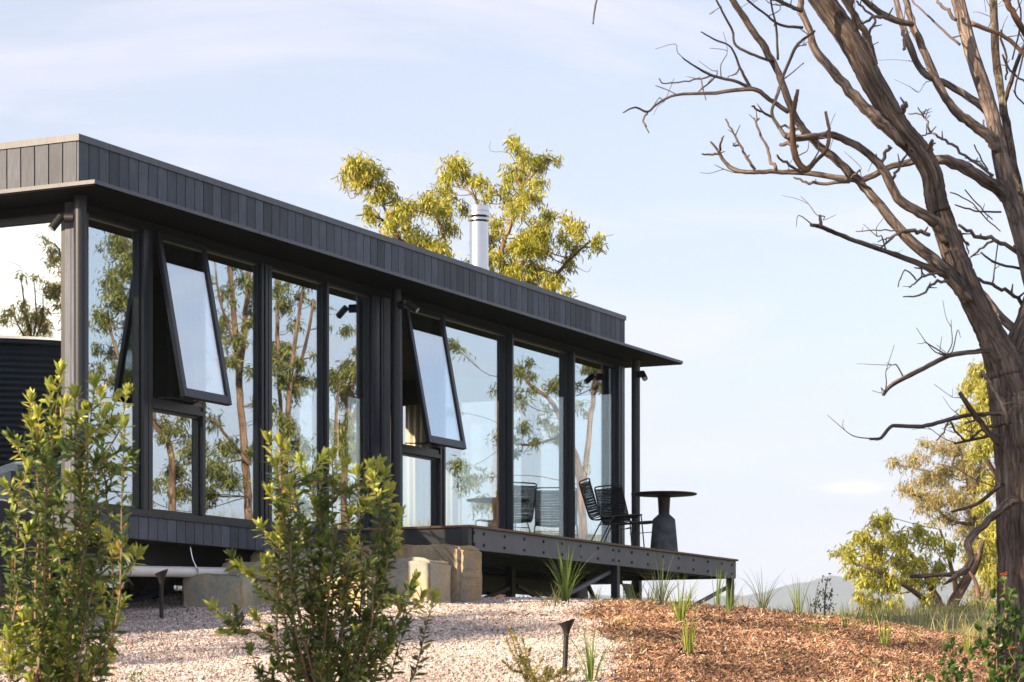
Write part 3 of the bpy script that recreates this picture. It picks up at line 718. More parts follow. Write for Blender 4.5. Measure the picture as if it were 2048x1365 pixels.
# ------------------------------------------------------------------ sandstone steps
def ve(px, u0):
    k = (px - 1024) / F; y = (u0 + HX * SA + HY * CA) / (k * SA + CA)
    return (k * y - HX) * CA - (y - HY) * SA, y
def stone_block(u0, u1, pxl, pxr, ytop, label, seed, tintc=(1, 1, 1), chisel=False, vr=None):
    g = np.random.default_rng(seed)
    v0, Ya = ve(pxl, u0); v1, Yb = ve(pxr, u0)
    wt = (HZ - ytop) / F * .5 * (Ya + Yb); um = (u0 + u1) / 2; vm = (v0 + v1) / 2
    wb = min(gz(um, vm), gz(u0, v1), gz(u0, v0)) - .12
    bm = bmesh.new(); bmesh.ops.create_cube(bm, size=1)
    lx, ly, lz = u1 - u0, v1 - v0, wt - wb
    for vv in bm.verts: vv.co = Vector((vv.co.x * lx, vv.co.y * ly, (vv.co.z + .5) * lz))
    bmesh.ops.bevel(bm, geom=list(bm.edges), offset=.028, segments=2, affect='EDGES')
    for _ in range(5):
        es = [e for e in bm.edges if e.calc_length() > .075]
        if not es: break
        bmesh.ops.subdivide_edges(bm, edges=es, cuts=1)
    bmesh.ops.triangulate(bm, faces=bm.faces[:])
    from mathutils import noise
    for vv in bm.verts:
        p = vv.co + Vector((seed * 3.1, 0, 0))
        d = noise.noise(p * 2.3) * .020 + noise.noise(p * 7) * .010 + noise.noise(p * 21) * .005
        if chisel and abs(vv.co.x + lx / 2) < .03:
            d += .007 * math.sin((vv.co.y * .5 - vv.co.z) * 95)
        nrm = Vector((vv.co.x / lx, vv.co.y / ly, (vv.co.z - lz / 2) / lz)); m = max(range(3), key=lambda i: abs(nrm[i]))
        dv = Vector((0, 0, 0)); dv[m] = math.copysign(1, nrm[m]); vv.co += dv * d
        if abs(nrm.y) > .42: vv.co.z -= max(0, vv.co.z - lz * .75) * .25 * (abs(nrm.y) - .42) / .08
    me = bpy.data.meshes.new("sandstone_block"); bm.to_mesh(me); bm.free(); me.materials.append(M['sandstone'])
    c = me.color_attributes.new("tint", 'FLOAT_COLOR', 'POINT'); c.data.foreach_set("color", np.tile(np.array([*tintc, 1.0], np.float32), len(me.vertices)))
    me.polygons.foreach_set("use_smooth", np.zeros(len(me.polygons), bool))
    p = W3(um, vm, wb); o = link("sandstone_block", me, None, tuple(p), (0, 0, RZ))
    tag(o, label, "stone block", "sandstone blocks stepping up to the deck"); return o
stone_block(3.40, 3.86, 668, 921, 1091, "large tan sandstone block with chisel marks beside the corner deck post", 1, (.92, .90, .84), True)
stone_block(2.86, 3.34, 498, 662, 1098, "upper grey sandstone block tucked under the cabin skirting boards", 2, (1.25, 1.42, 1.55))
stone_block(2.95, 3.37, 664, 862, 1119, "pale rounded middle sandstone step behind the centre shrub", 3, (1.1, 1.22, 1.36))
stone_block(2.36, 2.82, 437, 650, 1121, "grey middle sandstone step at the end of the white drain pipe", 4, (1.32, 1.5, 1.65))
stone_block(1.82, 2.30, 362, 484, 1147, "lowest grey sandstone block at the left foot of the steps", 5, (1.25, 1.44, 1.58))
stone_block(2.10, 2.50, 490, 730, 1154, "lowest tan sandstone block mostly hidden behind the centre shrub", 6, (1.2, 1.2, 1.15))

# ------------------------------------------------------------------ foliage builders
T_GUM = (np.array([[0, 0, 0], [.30, -1, 0], [.30, 1, 0], [.68, -.8, 0], [.68, .8, 0], [1, 0, 0]]), [(0, 2, 1), (3, 4, 5)], [(1, 2, 4, 3)])
T_OVAL = (np.array([[0, 0, 0], [.34, -.85, .22], [.34, 0, 0], [.34, .85, .22], [.70, -.9, .22], [.70, 0, 0], [.70, .9, .22], [1, 0, .05]]),
          [(0, 2, 1), (0, 3, 2), (4, 5, 7), (5, 6, 7)], [(1, 2, 5, 4), (2, 3, 6, 5)])

def leaves(Pp, D, L, Wd, col, tmpl, bend=0.15, g=rng, roll=None):
    Pp = np.asarray(Pp, float); D = np.asarray(D, float); n = len(Pp)
    D = D / (np.linalg.norm(D, axis=1)[:, None] + 1e-9)
    r = g.normal(0, 1, (n, 3)) if roll is None else roll
    S = np.cross(D, r); S /= np.linalg.norm(S, axis=1)[:, None] + 1e-9
    N = np.cross(S, D)
    T, tr, qd = tmpl; k = len(T)
    L = np.broadcast_to(L, (n,)); Wd = np.broadcast_to(Wd, (n,)); bd = g.normal(0, 1, n) * bend if roll is None else np.full(n, bend)
    v = (Pp[:, None] + D[:, None] * (T[None, :, 0] * L[:, None])[..., None] + S[:, None] * (T[None, :, 1] * Wd[:, None] * .5)[..., None]
         + N[:, None] * (T[None, :, 2] * Wd[:, None] + (T[None, :, 0] ** 2) * bd[:, None] * L[:, None])[..., None])
    off = (np.arange(n) * k)[:, None, None]
    f3 = (np.array(tr)[None] + off).reshape(-1, 3); f4 = (np.array(qd)[None] + off).reshape(-1, 4)
    return v.reshape(-1, 3), f3, f4, np.repeat(col, k, axis=0)

def leaf_obj(name, batches, m, parent, base=None):
    V, A, B, C, n = [], [], [], [], 0
    for v, f3, f4, c in batches:
        V.append(v); A.append(f3 + n); B.append(f4 + n); C.append(c); n += len(v)
    V = np.vstack(V)
    if base is not None: V = V - np.asarray(base)
    return link(name, np_mesh(name, V, [np.vstack(A), np.vstack(B)], m, True, np.vstack(C)), parent)

def palette(g, n, cols, wts, jit=0.18):
    idx = g.choice(len(cols), n, p=np.array(wts) / sum(wts)); c = np.array(cols)[idx]
    return np.clip(c * g.lognormal(0, jit, (n, 1)), 0.004, .9)

PAL_GUM = ([(.30, .32, .055), (.42, .41, .06), (.50, .45, .07), (.17, .195, .05), (.42, .29, .10)], [4, 4, 3, 1.6, .6])
PAL_GREEN = ([(.13, .16, .05), (.20, .21, .055), (.30, .28, .07), (.07, .09, .035)], [4, 4, 2.4, 3])
PAL_PALE = ([(.32, .29, .12), (.40, .34, .15), (.28, .27, .09), (.44, .34, .20)], [3, 2, 2, 2])

def gum(name, label, base, limbs, clusters, seed, pal=PAL_GUM, leafL=.12, leafW=.022, dens=.30, bark='bark_gum', cat="tree", group=None, ppm=130., droop=.8, twigk=1.0, limbk=1.0, extra=0):
    """limbs: list of arrays (x,y,z,r) in world; clusters: (x,y,z,radius_m)"""
    g = np.random.default_rng(seed); base = np.asarray(base, float)
    root = empty(name, tuple(base)); tag(root, label, cat, group)
    nodes = []
    for i, lb in enumerate(limbs):
        s = spline(lb, 5); s[:, :3] += g.normal(0, .10, s[:, :3].shape) * s[:, 3:4]; s[:, 3] *= limbk
        nodes.append(s)
        o = MB().tube(s[:, :3] - base, s[:, 3], 10 if i < 3 else 7, bump=.05, seed=seed + i).build("trunk" if i == 0 else "limb", M[bark], root, True)
    nd_ = np.vstack(nodes); tw = MB(); bt = []
    clusters = list(clusters)
    if extra:                                          # small sprays and bare twigs along the limbs
        hi = nd_[nd_[:, 2] > base[2] + .35 * (nd_[:, 2].max() - base[2])]
        for q in hi[g.integers(0, len(hi), extra)]:
            d = g.normal(0, 1, 3); d[2] = abs(d[2]) * .7; d /= np.linalg.norm(d); l = g.uniform(.12, .40)
            e = q[:3] + d * l; clusters.append((*e, g.uniform(.07, .16)))
            d2 = d + g.normal(0, .5, 3); d2[2] = abs(d2[2]); d2 /= np.linalg.norm(d2); l2 = g.uniform(.25, .6)
            s2 = spline(np.array([q[:3], q[:3] + d2 * l2 * .45 + g.normal(0, .05, 3), q[:3] + d2 * l2 * .8 + g.normal(0, .07, 3), q[:3] + d2 * l2 + g.normal(0, .06, 3)]), 3)
            tw.tube(s2, np.linspace(.006, .0018, len(s2)), 4, cap=False)
    for (x, y, z, r) in clusters:
        c = np.array([x, y, z]); d = np.linalg.norm(nd_[:, :3] - c, axis=1) + np.where(nd_[:, 2] > z - .2 * r, .8, 0)
        q = nd_[np.argmin(d)]; a = q[:3]; r0 = min(q[3] * .6, .006 + .02 * r)
        mid = (a + c) / 2 + np.array([0, 0, -.10]) * np.linalg.norm(c - a) + g.normal(0, .08, 3) * np.linalg.norm(c - a)
        s = spline(np.array([a, mid, c]), 4); tw.tube(s, np.linspace(r0, r0 * .5, len(s)), 5, cap=False)
        nl = int(max(12, dens * (r * ppm) ** 2)); ns = max(4, int(nl / 13))
        per = nl // ns + 1
        for k in range(ns):
            dirn = g.normal(0, 1, 3); dirn[2] = dirn[2] * .75 + .1; dirn /= np.linalg.norm(dirn)
            rr = r * (.2 + .75 * g.random()); e = c + dirn * rr
            st = s[-1 - g.integers(0, 4)]; mm = (st + e) / 2 + np.array([0, 0, .12 * rr])
            ss = spline(np.array([st, mm, e, e + np.array([dirn[0] * .3, dirn[1] * .3, -.45]) * r * .6]), 3)
            if k % 2 == 0: tw.tube(ss[:-2], np.linspace(r0 * .35, .0022 * twigk, len(ss) - 2), 3, cap=False)
            t = .3 + .7 * g.random(per); ii = np.clip((t * (len(ss) - 1)), 0, len(ss) - 1.001); i0 = ii.astype(int); fr = (ii - i0)[:, None]
            pp = ss[i0] * (1 - fr) + ss[i0 + 1] * fr + g.normal(0, .03 + .10 * r, (per, 3))
            D = g.normal(0, .5, (per, 3)); D[:, 2] -= droop
            cc = palette(g, per, *pal) * g.lognormal(0, .16)
            bt.append(leaves(pp, D, leafL * g.uniform(.6, 1.2, per), leafW * g.uniform(.7, 1.2, per), cc, T_GUM, .2, g))
    if tw.n: tag(tw.build("twigs", M['twig'] if bark != 'bark_pale' else M['bark_pale'], root, loc=tuple(-base)), kind="stuff")
    leaf_obj("crown", bt, M['leaf'], root, base)
    return root

def LP(pts, y, dy=None, fn=None):               # px rows (x,y,r_px) at distance y -> world rows (x,y,z,r)
    out = []
    for i, (a, b, r) in enumerate(pts):
        yy = y + (0 if dy is None else dy[0] + (dy[1] - dy[0]) * i / max(1, len(pts) - 1))
        p = P(a, b, yy); p = mirror(p) if fn else p
        out.append((*p, r / F * yy))
    return np.array(out)
def CP(cl, y, g, jit=1.2, fn=None):
    out = []
    for a, b, r in cl:
        yy = y + g.uniform(-jit, jit); p = P(a, b, yy); p = mirror(p) if fn else p
        out.append((*p, r / F * yy))
    return out

g0 = np.random.default_rng(11)
# tree behind the cabin
Yb = 37.0
lim = [LP([(1000, 1250, 34), (1000, 1000, 30), (1004, 820, 27), (1000, 700, 24), (1004, 620, 20), (1018, 560, 15)], Yb),
       LP([(1018, 560, 13), (1003, 508, 10), (1016, 465, 9), (1041, 406, 8), (1041, 377, 6), (1033, 348, 4), (1035, 300, 2)], Yb, (0, .6)),
       LP([(1000, 690, 16), (930, 610, 13), (870, 540, 10), (800, 480, 8), (769, 445, 6), (740, 430, 4), (712, 432, 2)], Yb, (0, -.8)),
       LP([(800, 480, 6), (770, 420, 5), (763, 383, 5), (728, 368, 4), (705, 350, 2.5)], Yb, (-.6, -1)),
       LP([(1000, 660, 12), (985, 560, 9), (975, 480, 7), (956, 412, 6), (948, 395, 5), (921, 365, 3)], Yb, (0, .8)),
       LP([(1041, 377, 5), (1068, 348, 4), (1091, 319, 2.5), (1110, 325, 1.5)], Yb, (.4, .7)),
       LP([(1010, 640, 13), (1060, 600, 9), (1112, 550, 7), (1135, 524, 6), (1167, 494, 4), (1180, 482, 2)], Yb, (0, -.5)),
       LP([(1018, 560, 9), (1050, 520, 7), (1075, 470, 5), (1100, 440, 3)], Yb, (0, .8)),
       LP([(930, 610, 9), (900, 520, 7), (880, 450, 5), (865, 415, 3)], Yb, (-.3, .5))]
cl = [(705, 335, 24), (716, 362, 20), (692, 350, 14), (702, 318, 14), (765, 375, 22), (748, 392, 13), (795, 425, 27), (781, 452, 18), (871, 412, 34), (850, 405, 25), (895, 415, 22), (810, 418, 25), (816, 465, 22),
      (851, 484, 36), (880, 500, 28), (820, 490, 20), (898, 455, 25), (912, 330, 32), (889, 355, 20), (926, 350, 20), (927, 416, 16), (956, 360, 15), (971, 390, 16), (985, 375, 10), (1035, 294, 17), (1050, 314, 21), (1021, 334, 17), (1091, 313, 14),
      (1109, 322, 11), (1015, 357, 15), (1077, 363, 19), (1068, 392, 23), (1033, 415, 27), (1018, 400, 17), (997, 447, 20), (1077, 460, 35), (1060, 480, 30), (1041, 488, 28), (1097, 430, 20), (1138, 448, 26), (1161, 450, 16), (1123, 477, 18),
      (1079, 498, 28), (992, 518, 25), (1010, 540, 25), (1074, 545, 30), (1033, 545, 28), (1106, 568, 22), (1135, 583, 11), (950, 560, 40), (1010, 600, 40), (880, 540, 30), (1095, 610, 30), (1160, 470, 12)]
p = P(1000, 1250, Yb); gum("gum_tree", "sunlit yellow green gum tree rising behind the cabin roof and flue", (p[0], p[1], G(p[0], p[1]) - .1), [np.vstack([[[p[0], p[1], G(p[0], p[1]) - .1, .3]], lim[0][1:]])] + lim[1:], CP(cl, Yb, g0), 21,
    group=None, ppm=135, dens=.46, leafL=.105, leafW=.020, limbk=.55, extra=60)

# trees beyond the crest at the right
Yr = 44.0
def base_at(px, Y): x = (px - 1024) / F * Y; return np.array([x, Y, G(x, Y) - .1])
b = base_at(1885, Yr)
lim = [np.array([[*b, .17], [*P(1893, 1235, Yr), .15], [*P(1915, 1190, Yr), .12], [*P(1950, 1130, Yr), .09], [*P(1965, 1080, Yr), .05]]),
       LP([(1893, 1235, 12), (1870, 1190, 9), (1840, 1130, 7), (1800, 1090, 4), (1760, 1060, 2)], Yr, (0, 1)),
       LP([(1893, 1240, 9), (1850, 1200, 7), (1790, 1160, 5), (1720, 1130, 3)], Yr, (0, -1)), LP([(1915, 1190, 7), (1900, 1120, 5), (1880, 1060, 3)], Yr, (0, -.6))]
cl = [(1690, 1100, 25), (1720, 1070, 32), (1760, 1045, 32), (1765, 1030, 20), (1800, 1075, 38), (1840, 1065, 32), (1870, 1080, 30), (1740, 1110, 40), (1790, 1120, 38), (1700, 1140, 25), (1735, 1160, 35), (1780, 1170, 38), (1840, 1120, 32), (1830, 1165, 30),
      (1740, 1205, 30), (1790, 1215, 30), (1720, 1190, 18), (1880, 1130, 25), (1900, 1100, 22), (1700, 1110, 20), (1850, 1200, 22), (1760, 1090, 30), (1670, 1105, 12)]
gum("spreading_tree", "low spreading gum tree with orange tinged leaves right of the deck", b, lim, [(a, b2, c, r * .82) for a, b2, c, r in CP(cl, Yr, g0, 1.5)], 31, PAL_GUM, .13, .030, .34, bark='bark_gum', ppm=115, limbk=.8, extra=16)
Yr = 52.0; b = base_at(1985, Yr)
lim = [np.array([[*b, .16], [*P(1975, 1150, Yr), .13], [*P(1955, 1050, Yr), .09], [*P(1935, 960, Yr), .05], [*P(1920, 900, Yr), .03]]),
       LP([(1960, 1070, 8), (1920, 1000, 6), (1870, 950, 4), (1800, 930, 2)], Yr, (0, 1)), LP([(1955, 1050, 6), (1900, 1040, 4), (1850, 1000, 3), (1800, 980, 2)], Yr, (0, -1)),
       LP([(1945, 1000, 6), (1960, 940, 4), (1965, 890, 2)], Yr)]
cl = [(1790, 925, 20), (1830, 915, 22), (1850, 885, 16), (1880, 895, 24), (1910, 890, 20), (1810, 975, 18), (1850, 960, 28), (1890, 940, 30), (1930, 930, 30), (1960, 950, 30), (1870, 1000, 30), (1910, 990, 30), (1950, 1010, 30), (1840, 1010, 18),
      (1930, 1060, 30), (1970, 1080, 28), (1890, 1040, 20), (1985, 1130, 30), (1960, 1180, 25)]
gum("pale_tree", "pale dry thin leaved tree standing left of the dead trunk", b, lim, CP(cl, Yr, g0, 1.5), 32, PAL_PALE, .13, .020, .50, bark='bark_pale', ppm=96, extra=70, limbk=.7)
Yr = 48.0; b = base_at(2045, Yr)
lim = [np.array([[*b, .2], [*P(2050, 1100, Yr), .17], [*P(2030, 950, Yr), .13], [*P(1990, 830, Yr), .08], [*P(1965, 750, Yr), .03]]), LP([(2040, 1000, 10), (2000, 960, 6), (1960, 900, 3)], Yr, (0, -1)), LP([(2048, 1120, 9), (2000, 1080, 6), (1960, 1040, 3)], Yr, (0, 1))]
cl = [(1960, 740, 28), (1945, 770, 25), (1975, 790, 32), (1945, 820, 28), (1965, 850, 34), (1930, 850, 18), (1990, 740, 30), (2010, 800, 40), (1985, 880, 30), (1960, 900, 25), (2040, 760, 45), (2050, 860, 45), (1990, 960, 30), (2000, 1050, 32), (1975, 1090, 26), (1950, 1120, 28), (1985, 1150, 30), (2030, 1180, 40), (1965, 1010, 20)]
gum("bright_tree", "bright yellow green tree partly hidden behind the dead trunk", b, lim, CP(cl, Yr, g0, 1.5), 33, ([(.40, .39, .08), (.48, .45, .10), (.28, .30, .07)], [3, 2, 2]), .14, .028, .62, ppm=104, extra=30)
b = base_at(1955, 36.0)
gum("low_bush", "low olive bush at the foot of the trees beyond the mulch", b, [np.array([[*b, .04], [*(b + [0, 0, .5]), .03], [*(b + [-.2, 0, .9]), .015]])],
    CP([(1920, 1225, 30), (1955, 1215, 34), (1990, 1225, 34), (1935, 1250, 30), (1975, 1250, 30), (1900, 1250, 20), (2020, 1215, 34)], 36.0, g0, .5), 34, ([(.24, .25, .07), (.32, .30, .08), (.16, .18, .05)], [3, 2, 2]), .08, .022, .5, ppm=139)
b = base_at(1650, 33.0)
gum("bare_sapling", "thin sapling with few dark leaves on the crest beside the spreading tree", b, [np.array([[*b, .012], [*P(1650, 1190, 33.), .009], [*P(1656, 1155, 33.), .004]])],
    CP([(1655, 1160, 9), (1645, 1185, 12), (1662, 1190, 10), (1640, 1210, 12), (1660, 1215, 10)], 33.0, g0, .2), 35, ([(.14, .10, .07), (.16, .15, .06)], [1, 1]), .05, .022, .25, ppm=150)

# trees out of frame to the right, seen in the glass
Yv = 42.0
def refl_tree(name, label, pxb, stems, clus, seed, Y=Yv, pal=PAL_GREEN, dens=.38):
    q = mirror(P(pxb, 1030, Y)); zb = G(q[0], q[1]) - .1
    L_ = [LP(s, Y, (0, g0.uniform(-1, 1)), True) for s in stems]
    L_[0] = np.vstack([[[q[0], q[1], zb, L_[0][0, 3] * 1.2]], L_[0]])
    gum(name, label, (q[0], q[1], zb), L_, CP(clus, Y, g0, 1.4, True), seed, pal, .13, .023, dens, ppm=119, limbk=.85, extra=30, group="gum trees mirrored in the window glass")
refl_tree("gum_tree", "leafy gum tree mirrored in the leftmost front pane", 345,
          [[(345, 1000, 9), (340, 900, 8), (310, 850, 7), (280, 800, 6), (240, 720, 4), (215, 640, 3)], [(310, 850, 5), (295, 700, 5), (270, 600, 4), (255, 500, 2)], [(280, 800, 3), (220, 765, 2), (190, 760, 1)]],
          [(235, 490, 38), (258, 540, 40), (240, 600, 36), (205, 635, 32), (265, 650, 28), (225, 700, 18), (190, 740, 12), (275, 500, 26), (200, 690, 14), (375, 700, 34), (380, 750, 36), (370, 660, 28), (385, 800, 30), (225, 560, 26)], 41)
refl_tree("gum_tree", "red barked gum with tall stems mirrored beside the first open sash", 498,
          [[(497, 1035, 10), (492, 930, 10), (485, 850, 9), (478, 750, 8), (470, 650, 7), (462, 560, 6), (452, 430, 4)], [(479, 760, 7), (490, 640, 6), (498, 540, 5), (500, 430, 4)], [(470, 690, 4), (440, 600, 3), (430, 520, 2), (424, 450, 2)], [(500, 930, 5), (455, 875, 4), (420, 838, 3), (340, 815, 1.5)]],
          [(345, 940, 30), (385, 900, 36), (430, 935, 36), (450, 890, 30), (415, 985, 30), (318, 965, 17), (272, 990, 16), (360, 980, 28), (460, 960, 30), (445, 650, 14), (468, 720, 18), (502, 620, 18), (490, 560, 24), (470, 520, 24), (500, 740, 16), (505, 480, 26), (470, 450, 30), (500, 900, 24)], 42)
refl_tree("gum_tree", "slender gum with drooping leaves mirrored left of the sliding door middle", 566,
          [[(566, 1030, 7), (572, 900, 7), (580, 780, 6), (588, 700, 5), (600, 620, 4), (612, 540, 3)], [(566, 960, 6), (560, 800, 5), (556, 690, 5), (554, 600, 4), (553, 500, 3)], [(580, 780, 4), (610, 700, 4), (628, 600, 3)]],
          [(562, 735, 24), (592, 775, 32), (575, 850, 32), (602, 890, 32), (556, 690, 22), (570, 610, 20), (605, 590, 16), (632, 760, 16), (625, 950, 32), (570, 975, 32), (612, 1010, 28), (560, 570, 22)], 43)
refl_tree("gum_tree", "leaning gum trunk mirrored in the sliding door beside the middle column", 690,
          [[(688, 1000, 8), (692, 880, 8), (702, 780, 7), (722, 690, 6), (735, 620, 5), (745, 540, 4)], [(692, 880, 6), (720, 800, 5), (745, 740, 4)], [(690, 930, 4), (672, 850, 4), (680, 760, 3)]],
          [(690, 728, 22), (722, 700, 20), (738, 650, 16), (664, 760, 16), (700, 790, 26), (738, 770, 22), (665, 850, 22), (700, 900, 30), (735, 880, 26), (675, 970, 30), (720, 990, 30), (700, 560, 14)], 44)
refl_tree("gum_tree", "gum with hanging leaf clumps mirrored in the panes above the deck", 1165,
          [[(1165, 1060, 10), (1160, 950, 9), (1135, 870, 7), (1100, 800, 5), (1065, 775, 4), (1040, 745, 2)], [(1165, 1000, 7), (1180, 850, 6), (1190, 760, 6), (1178, 700, 5), (1165, 640, 4)], [(1190, 780, 5), (1205, 720, 4), (1210, 650, 3)], [(1135, 870, 4), (1060, 890, 3), (1020, 885, 1.5)]],
          [(1040, 745, 17), (1034, 795, 24), (1046, 850, 20), (985, 780, 10), (905, 690, 20), (1102, 770, 20), (1120, 755, 14), (1150, 770, 12), (940, 960, 28), (915, 930, 24), (962, 1005, 24), (1175, 680, 22), (1205, 690, 16), (1035, 905, 14), (895, 820, 12)], 45, 46.0, PAL_GREEN, .34)

# out of frame towards the sun: gums that dapple the garden
def wild(name, label, x, y, h, spread, ncl, seed, crown0=.45, pal=PAL_GREEN, dens=.07, leaf=(.20, .05), rcl=(.5, .95)):
    g = np.random.default_rng(seed); b = np.array([x, y, G(x, y) - .1]); r0 = .018 * h
    tr = np.array([[*b, r0], [*(b + [g.normal(0, .1), g.normal(0, .1), h * .3]), r0 * .8], [*(b + [g.normal(0, .3), g.normal(0, .3), h * .6]), r0 * .5], [*(b + [g.normal(0, .5), g.normal(0, .5), h * .92]), r0 * .12]])
    L_ = [tr]; C_ = []
    for i in range(ncl):
        f = crown0 + (1 - crown0) * g.random(); a = g.random() * 6.283; rad = spread * math.sin(max(.15, min(1, (f - crown0) / (1 - crown0) * .8 + .25)) * math.pi * .9) * g.uniform(.25, 1)
        c = b + np.array([math.cos(a) * rad, math.sin(a) * rad, h * f]); C_.append((*c, g.uniform(*rcl)))
        if i % 3 == 0:
            s = b + (tr[2, :3] - b) * min(.95, (f - .2)) ; L_.append(np.array([[*s, r0 * .35], [*((s + c) / 2 + [0, 0, -.1 * rad]), r0 * .22], [*c, r0 * .06]]))
    gum(name, label, b, L_, C_, seed, pal, leaf[0], leaf[1], dens, ppm=100, group=None)
#@@SUNTREES
wild("gum_tree", "gum tree standing beyond the left edge and dappling the gravel", -13.6, 10.3, 8.4, 1.9, 13, 51, .55)
wild("gum_tree", "narrow gum tree behind the photographer shading the dead trunk", -7.5, 9.1, 11.8, 1.25, 15, 52, .58, rcl=(.4, .7))
def mirror_end(p):
    q = np.array(p, float); d = (q[0] - HX) * SA + (q[1] - HY) * CA - .06
    q[0] -= 2 * d * SA; q[1] -= 2 * d * CA; return q
def end_tree(name, label, pxb, stems, clus, seed, Y=39.0):
    f = lambda rows: np.array([(*mirror_end(P(a, b, Y)), r / F * Y) for a, b, r in rows])
    q = mirror_end(P(pxb, 1000, Y)); zb = G(q[0], q[1]) - .1; L_ = [f(r) for r in stems]
    L_[0] = np.vstack([[[q[0], q[1], zb, L_[0][0, 3] * 1.3]], L_[0]])
    gum(name, label, (q[0], q[1], zb), L_, [tuple(x) for x in f(clus)], seed, PAL_PALE, .11, .02, .35, ppm=128, limbk=1.0, extra=14)
end_tree("slim_sapling", "bare thin saplings mirrored in the end window above the water tank", 62,
         [[(62, 720, 3), (58, 660, 2.4), (48, 600, 1.8), (40, 550, 1)], [(62, 700, 2.4), (72, 640, 2), (70, 590, 1.4), (66, 545, .8)], [(66, 690, 2), (84, 640, 1.6), (86, 590, 1)], [(60, 690, 2), (36, 650, 1.6), (26, 610, 1)]], [(10, 640, 14), (22, 620, 9), (55, 655, 8), (44, 640, 6)], 54)
end_tree("slim_sapling", "leafy young gum mirrored beside the corner post of the end window", 150,
         [[(150, 740, 5), (145, 640, 4), (134, 560, 3), (118, 500, 2), (100, 485, 1)], [(140, 600, 2.4), (122, 575, 1.6), (108, 590, 1)]], [(110, 500, 14), (120, 540, 11), (112, 575, 13), (118, 610, 12), (98, 495, 8), (128, 520, 10)], 55)

# ------------------------------------------------------------------ the dead tree
YD = 17.4
DT = empty("dead_tree", (P(2052, 1400, YD)[0], YD, G(P(2052, 1400, YD)[0], YD) - .1))
tag(DT, "leaning dead tree with bare forked branches at the right edge", "tree")
dtb = np.array(DT.location); DNODES = []
def dl(name, rows, dy=(0, 0), m='bark', n=None, bump=.05, per=5, seed=0):
    s = spline(LP(rows, YD, dy), per)
    s[:, 3] *= .86 if (name == 'limb' and rows[0][2] < 20) else .93
    if name != 'trunk' or True: DNODES.append((name, s.copy()))
    g = np.random.default_rng(seed + int(rows[0][0])); big0 = s[0, 3] * F / YD
    s[:, :3] += g.normal(0, .10 if big0 < 14 else .018, s[:, :3].shape) * s[:, 3:4]
    s[:, 3] *= 1 + g.normal(0, .03 if big0 < 14 else .008, len(s))
    big = s[0, 3] * F / YD
    if n is None: n = 28 if big > 18 else 14 if big > 7 else 8
    return MB().tube(s[:, :3] - dtb, s[:, 3], n, bump=bump, seed=seed + 3).build(name, M[m], DT, True)
dl("trunk", [(2054, 1440, 66), (2050, 1300, 60), (2047, 1180, 54), (2042, 1050, 51), (2037, 930, 49), (2030, 840, 50), (2020, 780, 48), (2005, 725, 40), (1980, 668, 30), (1944, 595, 28), (1914, 525, 27), (1886, 445, 25), (1872, 400, 24), (1862, 345, 23), (1836, 300, 24), (1800, 258, 24), (1746, 166, 25), (1702, 83, 25), (1644, 0, 25), (1590, -75, 23), (1545, -150, 20)], n=52, bump=.05, per=11)
dl("limb", [(2032, 830, 40), (2035, 745, 42), (2062, 660, 36), (2082, 590, 32), (2090, 500, 28)], (0, .4), bump=.04, per=8, n=36)
dl("limb", [(2078, 620, 22), (2042, 470, 20), (2013, 373, 18.5), (1991, 262, 16), (1968, 180, 16), (1943, 105, 15), (1916, 0, 14), (1900, -70, 12)], (.6, 1.0), 'bark_pale', bump=.04, per=7, n=24)
dl("limb", [(2085, 560, 13), (2040, 390, 11), (2015, 262, 10), (2003, 200, 9.5), (1991, 100, 9.5), (1987, 0, 9), (1984, -60, 8)], (1.2, 1.6), 'bark_lich', bump=.06)
dl("limb", [(2022, 410, 12), (2002, 385, 15), (1945, 346, 14), (1880, 320, 12), (1800, 328, 8), (1738, 355, 7.5), (1709, 360, 7.5), (1620, 348, 6), (1552, 344, 6), (1500, 345, 5), (1468, 340, 5), (1447, 322, 4), (1436, 302, 3.2), (1421, 284, 2)], (.7, .3), 'bark_pale', bump=.07)
dl("limb", [(1936, 600, 15), (1910, 566, 17), (1870, 522, 15), (1808, 470, 12.5), (1750, 400, 11), (1713, 357, 10), (1655, 306, 9.5), (1614, 269, 9), (1585, 224, 8.5), (1564, 166, 8), (1544, 120, 8), (1506, 62, 8), (1465, 0, 7), (1430, -60, 6)], (-.1, -.6), 'bark_pale', bump=.05)
dl("limb", [(1890, 480, 13), (1874, 450, 15), (1850, 430, 12.5), (1796, 397, 11.5), (1763, 335, 10), (1722, 298, 9), (1676, 273, 8.5), (1647, 271, 8), (1593, 277, 8), (1572, 272, 7.5)], (-.1, -.7), 'bark_pale', bump=.05)
dl("limb", [(1572, 274, 6), (1555, 250, 4.5), (1544, 224, 4), (1556, 186, 4), (1564, 161, 4), (1589, 99, 4), (1606, 80, 3.5), (1630, 62, 3)], (-.7, -.7), 'bark_pale')
dl("limb", [(1596, 180, 4), (1590, 205, 6), (1585, 230, 7), (1585, 270, 7), (1591, 315, 8), (1612, 340, 8), (1632, 322, 5), (1652, 300, 5), (1658, 265, 4.5), (1651, 224, 3.5)], (-1.1, -1.0), 'bark_gum')  # hooked limb: the orange bark colour stands in for warm sunlight on it
dl("limb", [(1806, 292, 9), (1770, 252, 14), (1742, 228, 14), (1717, 203, 13), (1668, 145, 11), (1630, 99, 10), (1618, 58, 8), (1602, 21, 8), (1602, 0, 7), (1606, -40, 6)], (-.05, -.3), 'bark_pale', bump=.05)
dl("limb", [(1994, 300, 12), (1974, 272, 13), (1945, 250, 12), (1912, 224, 11), (1879, 174, 10), (1846, 95, 9), (1825, 50, 9), (1812, 0, 7), (1800, -50, 6)], (.7, .4), 'bark_pale')
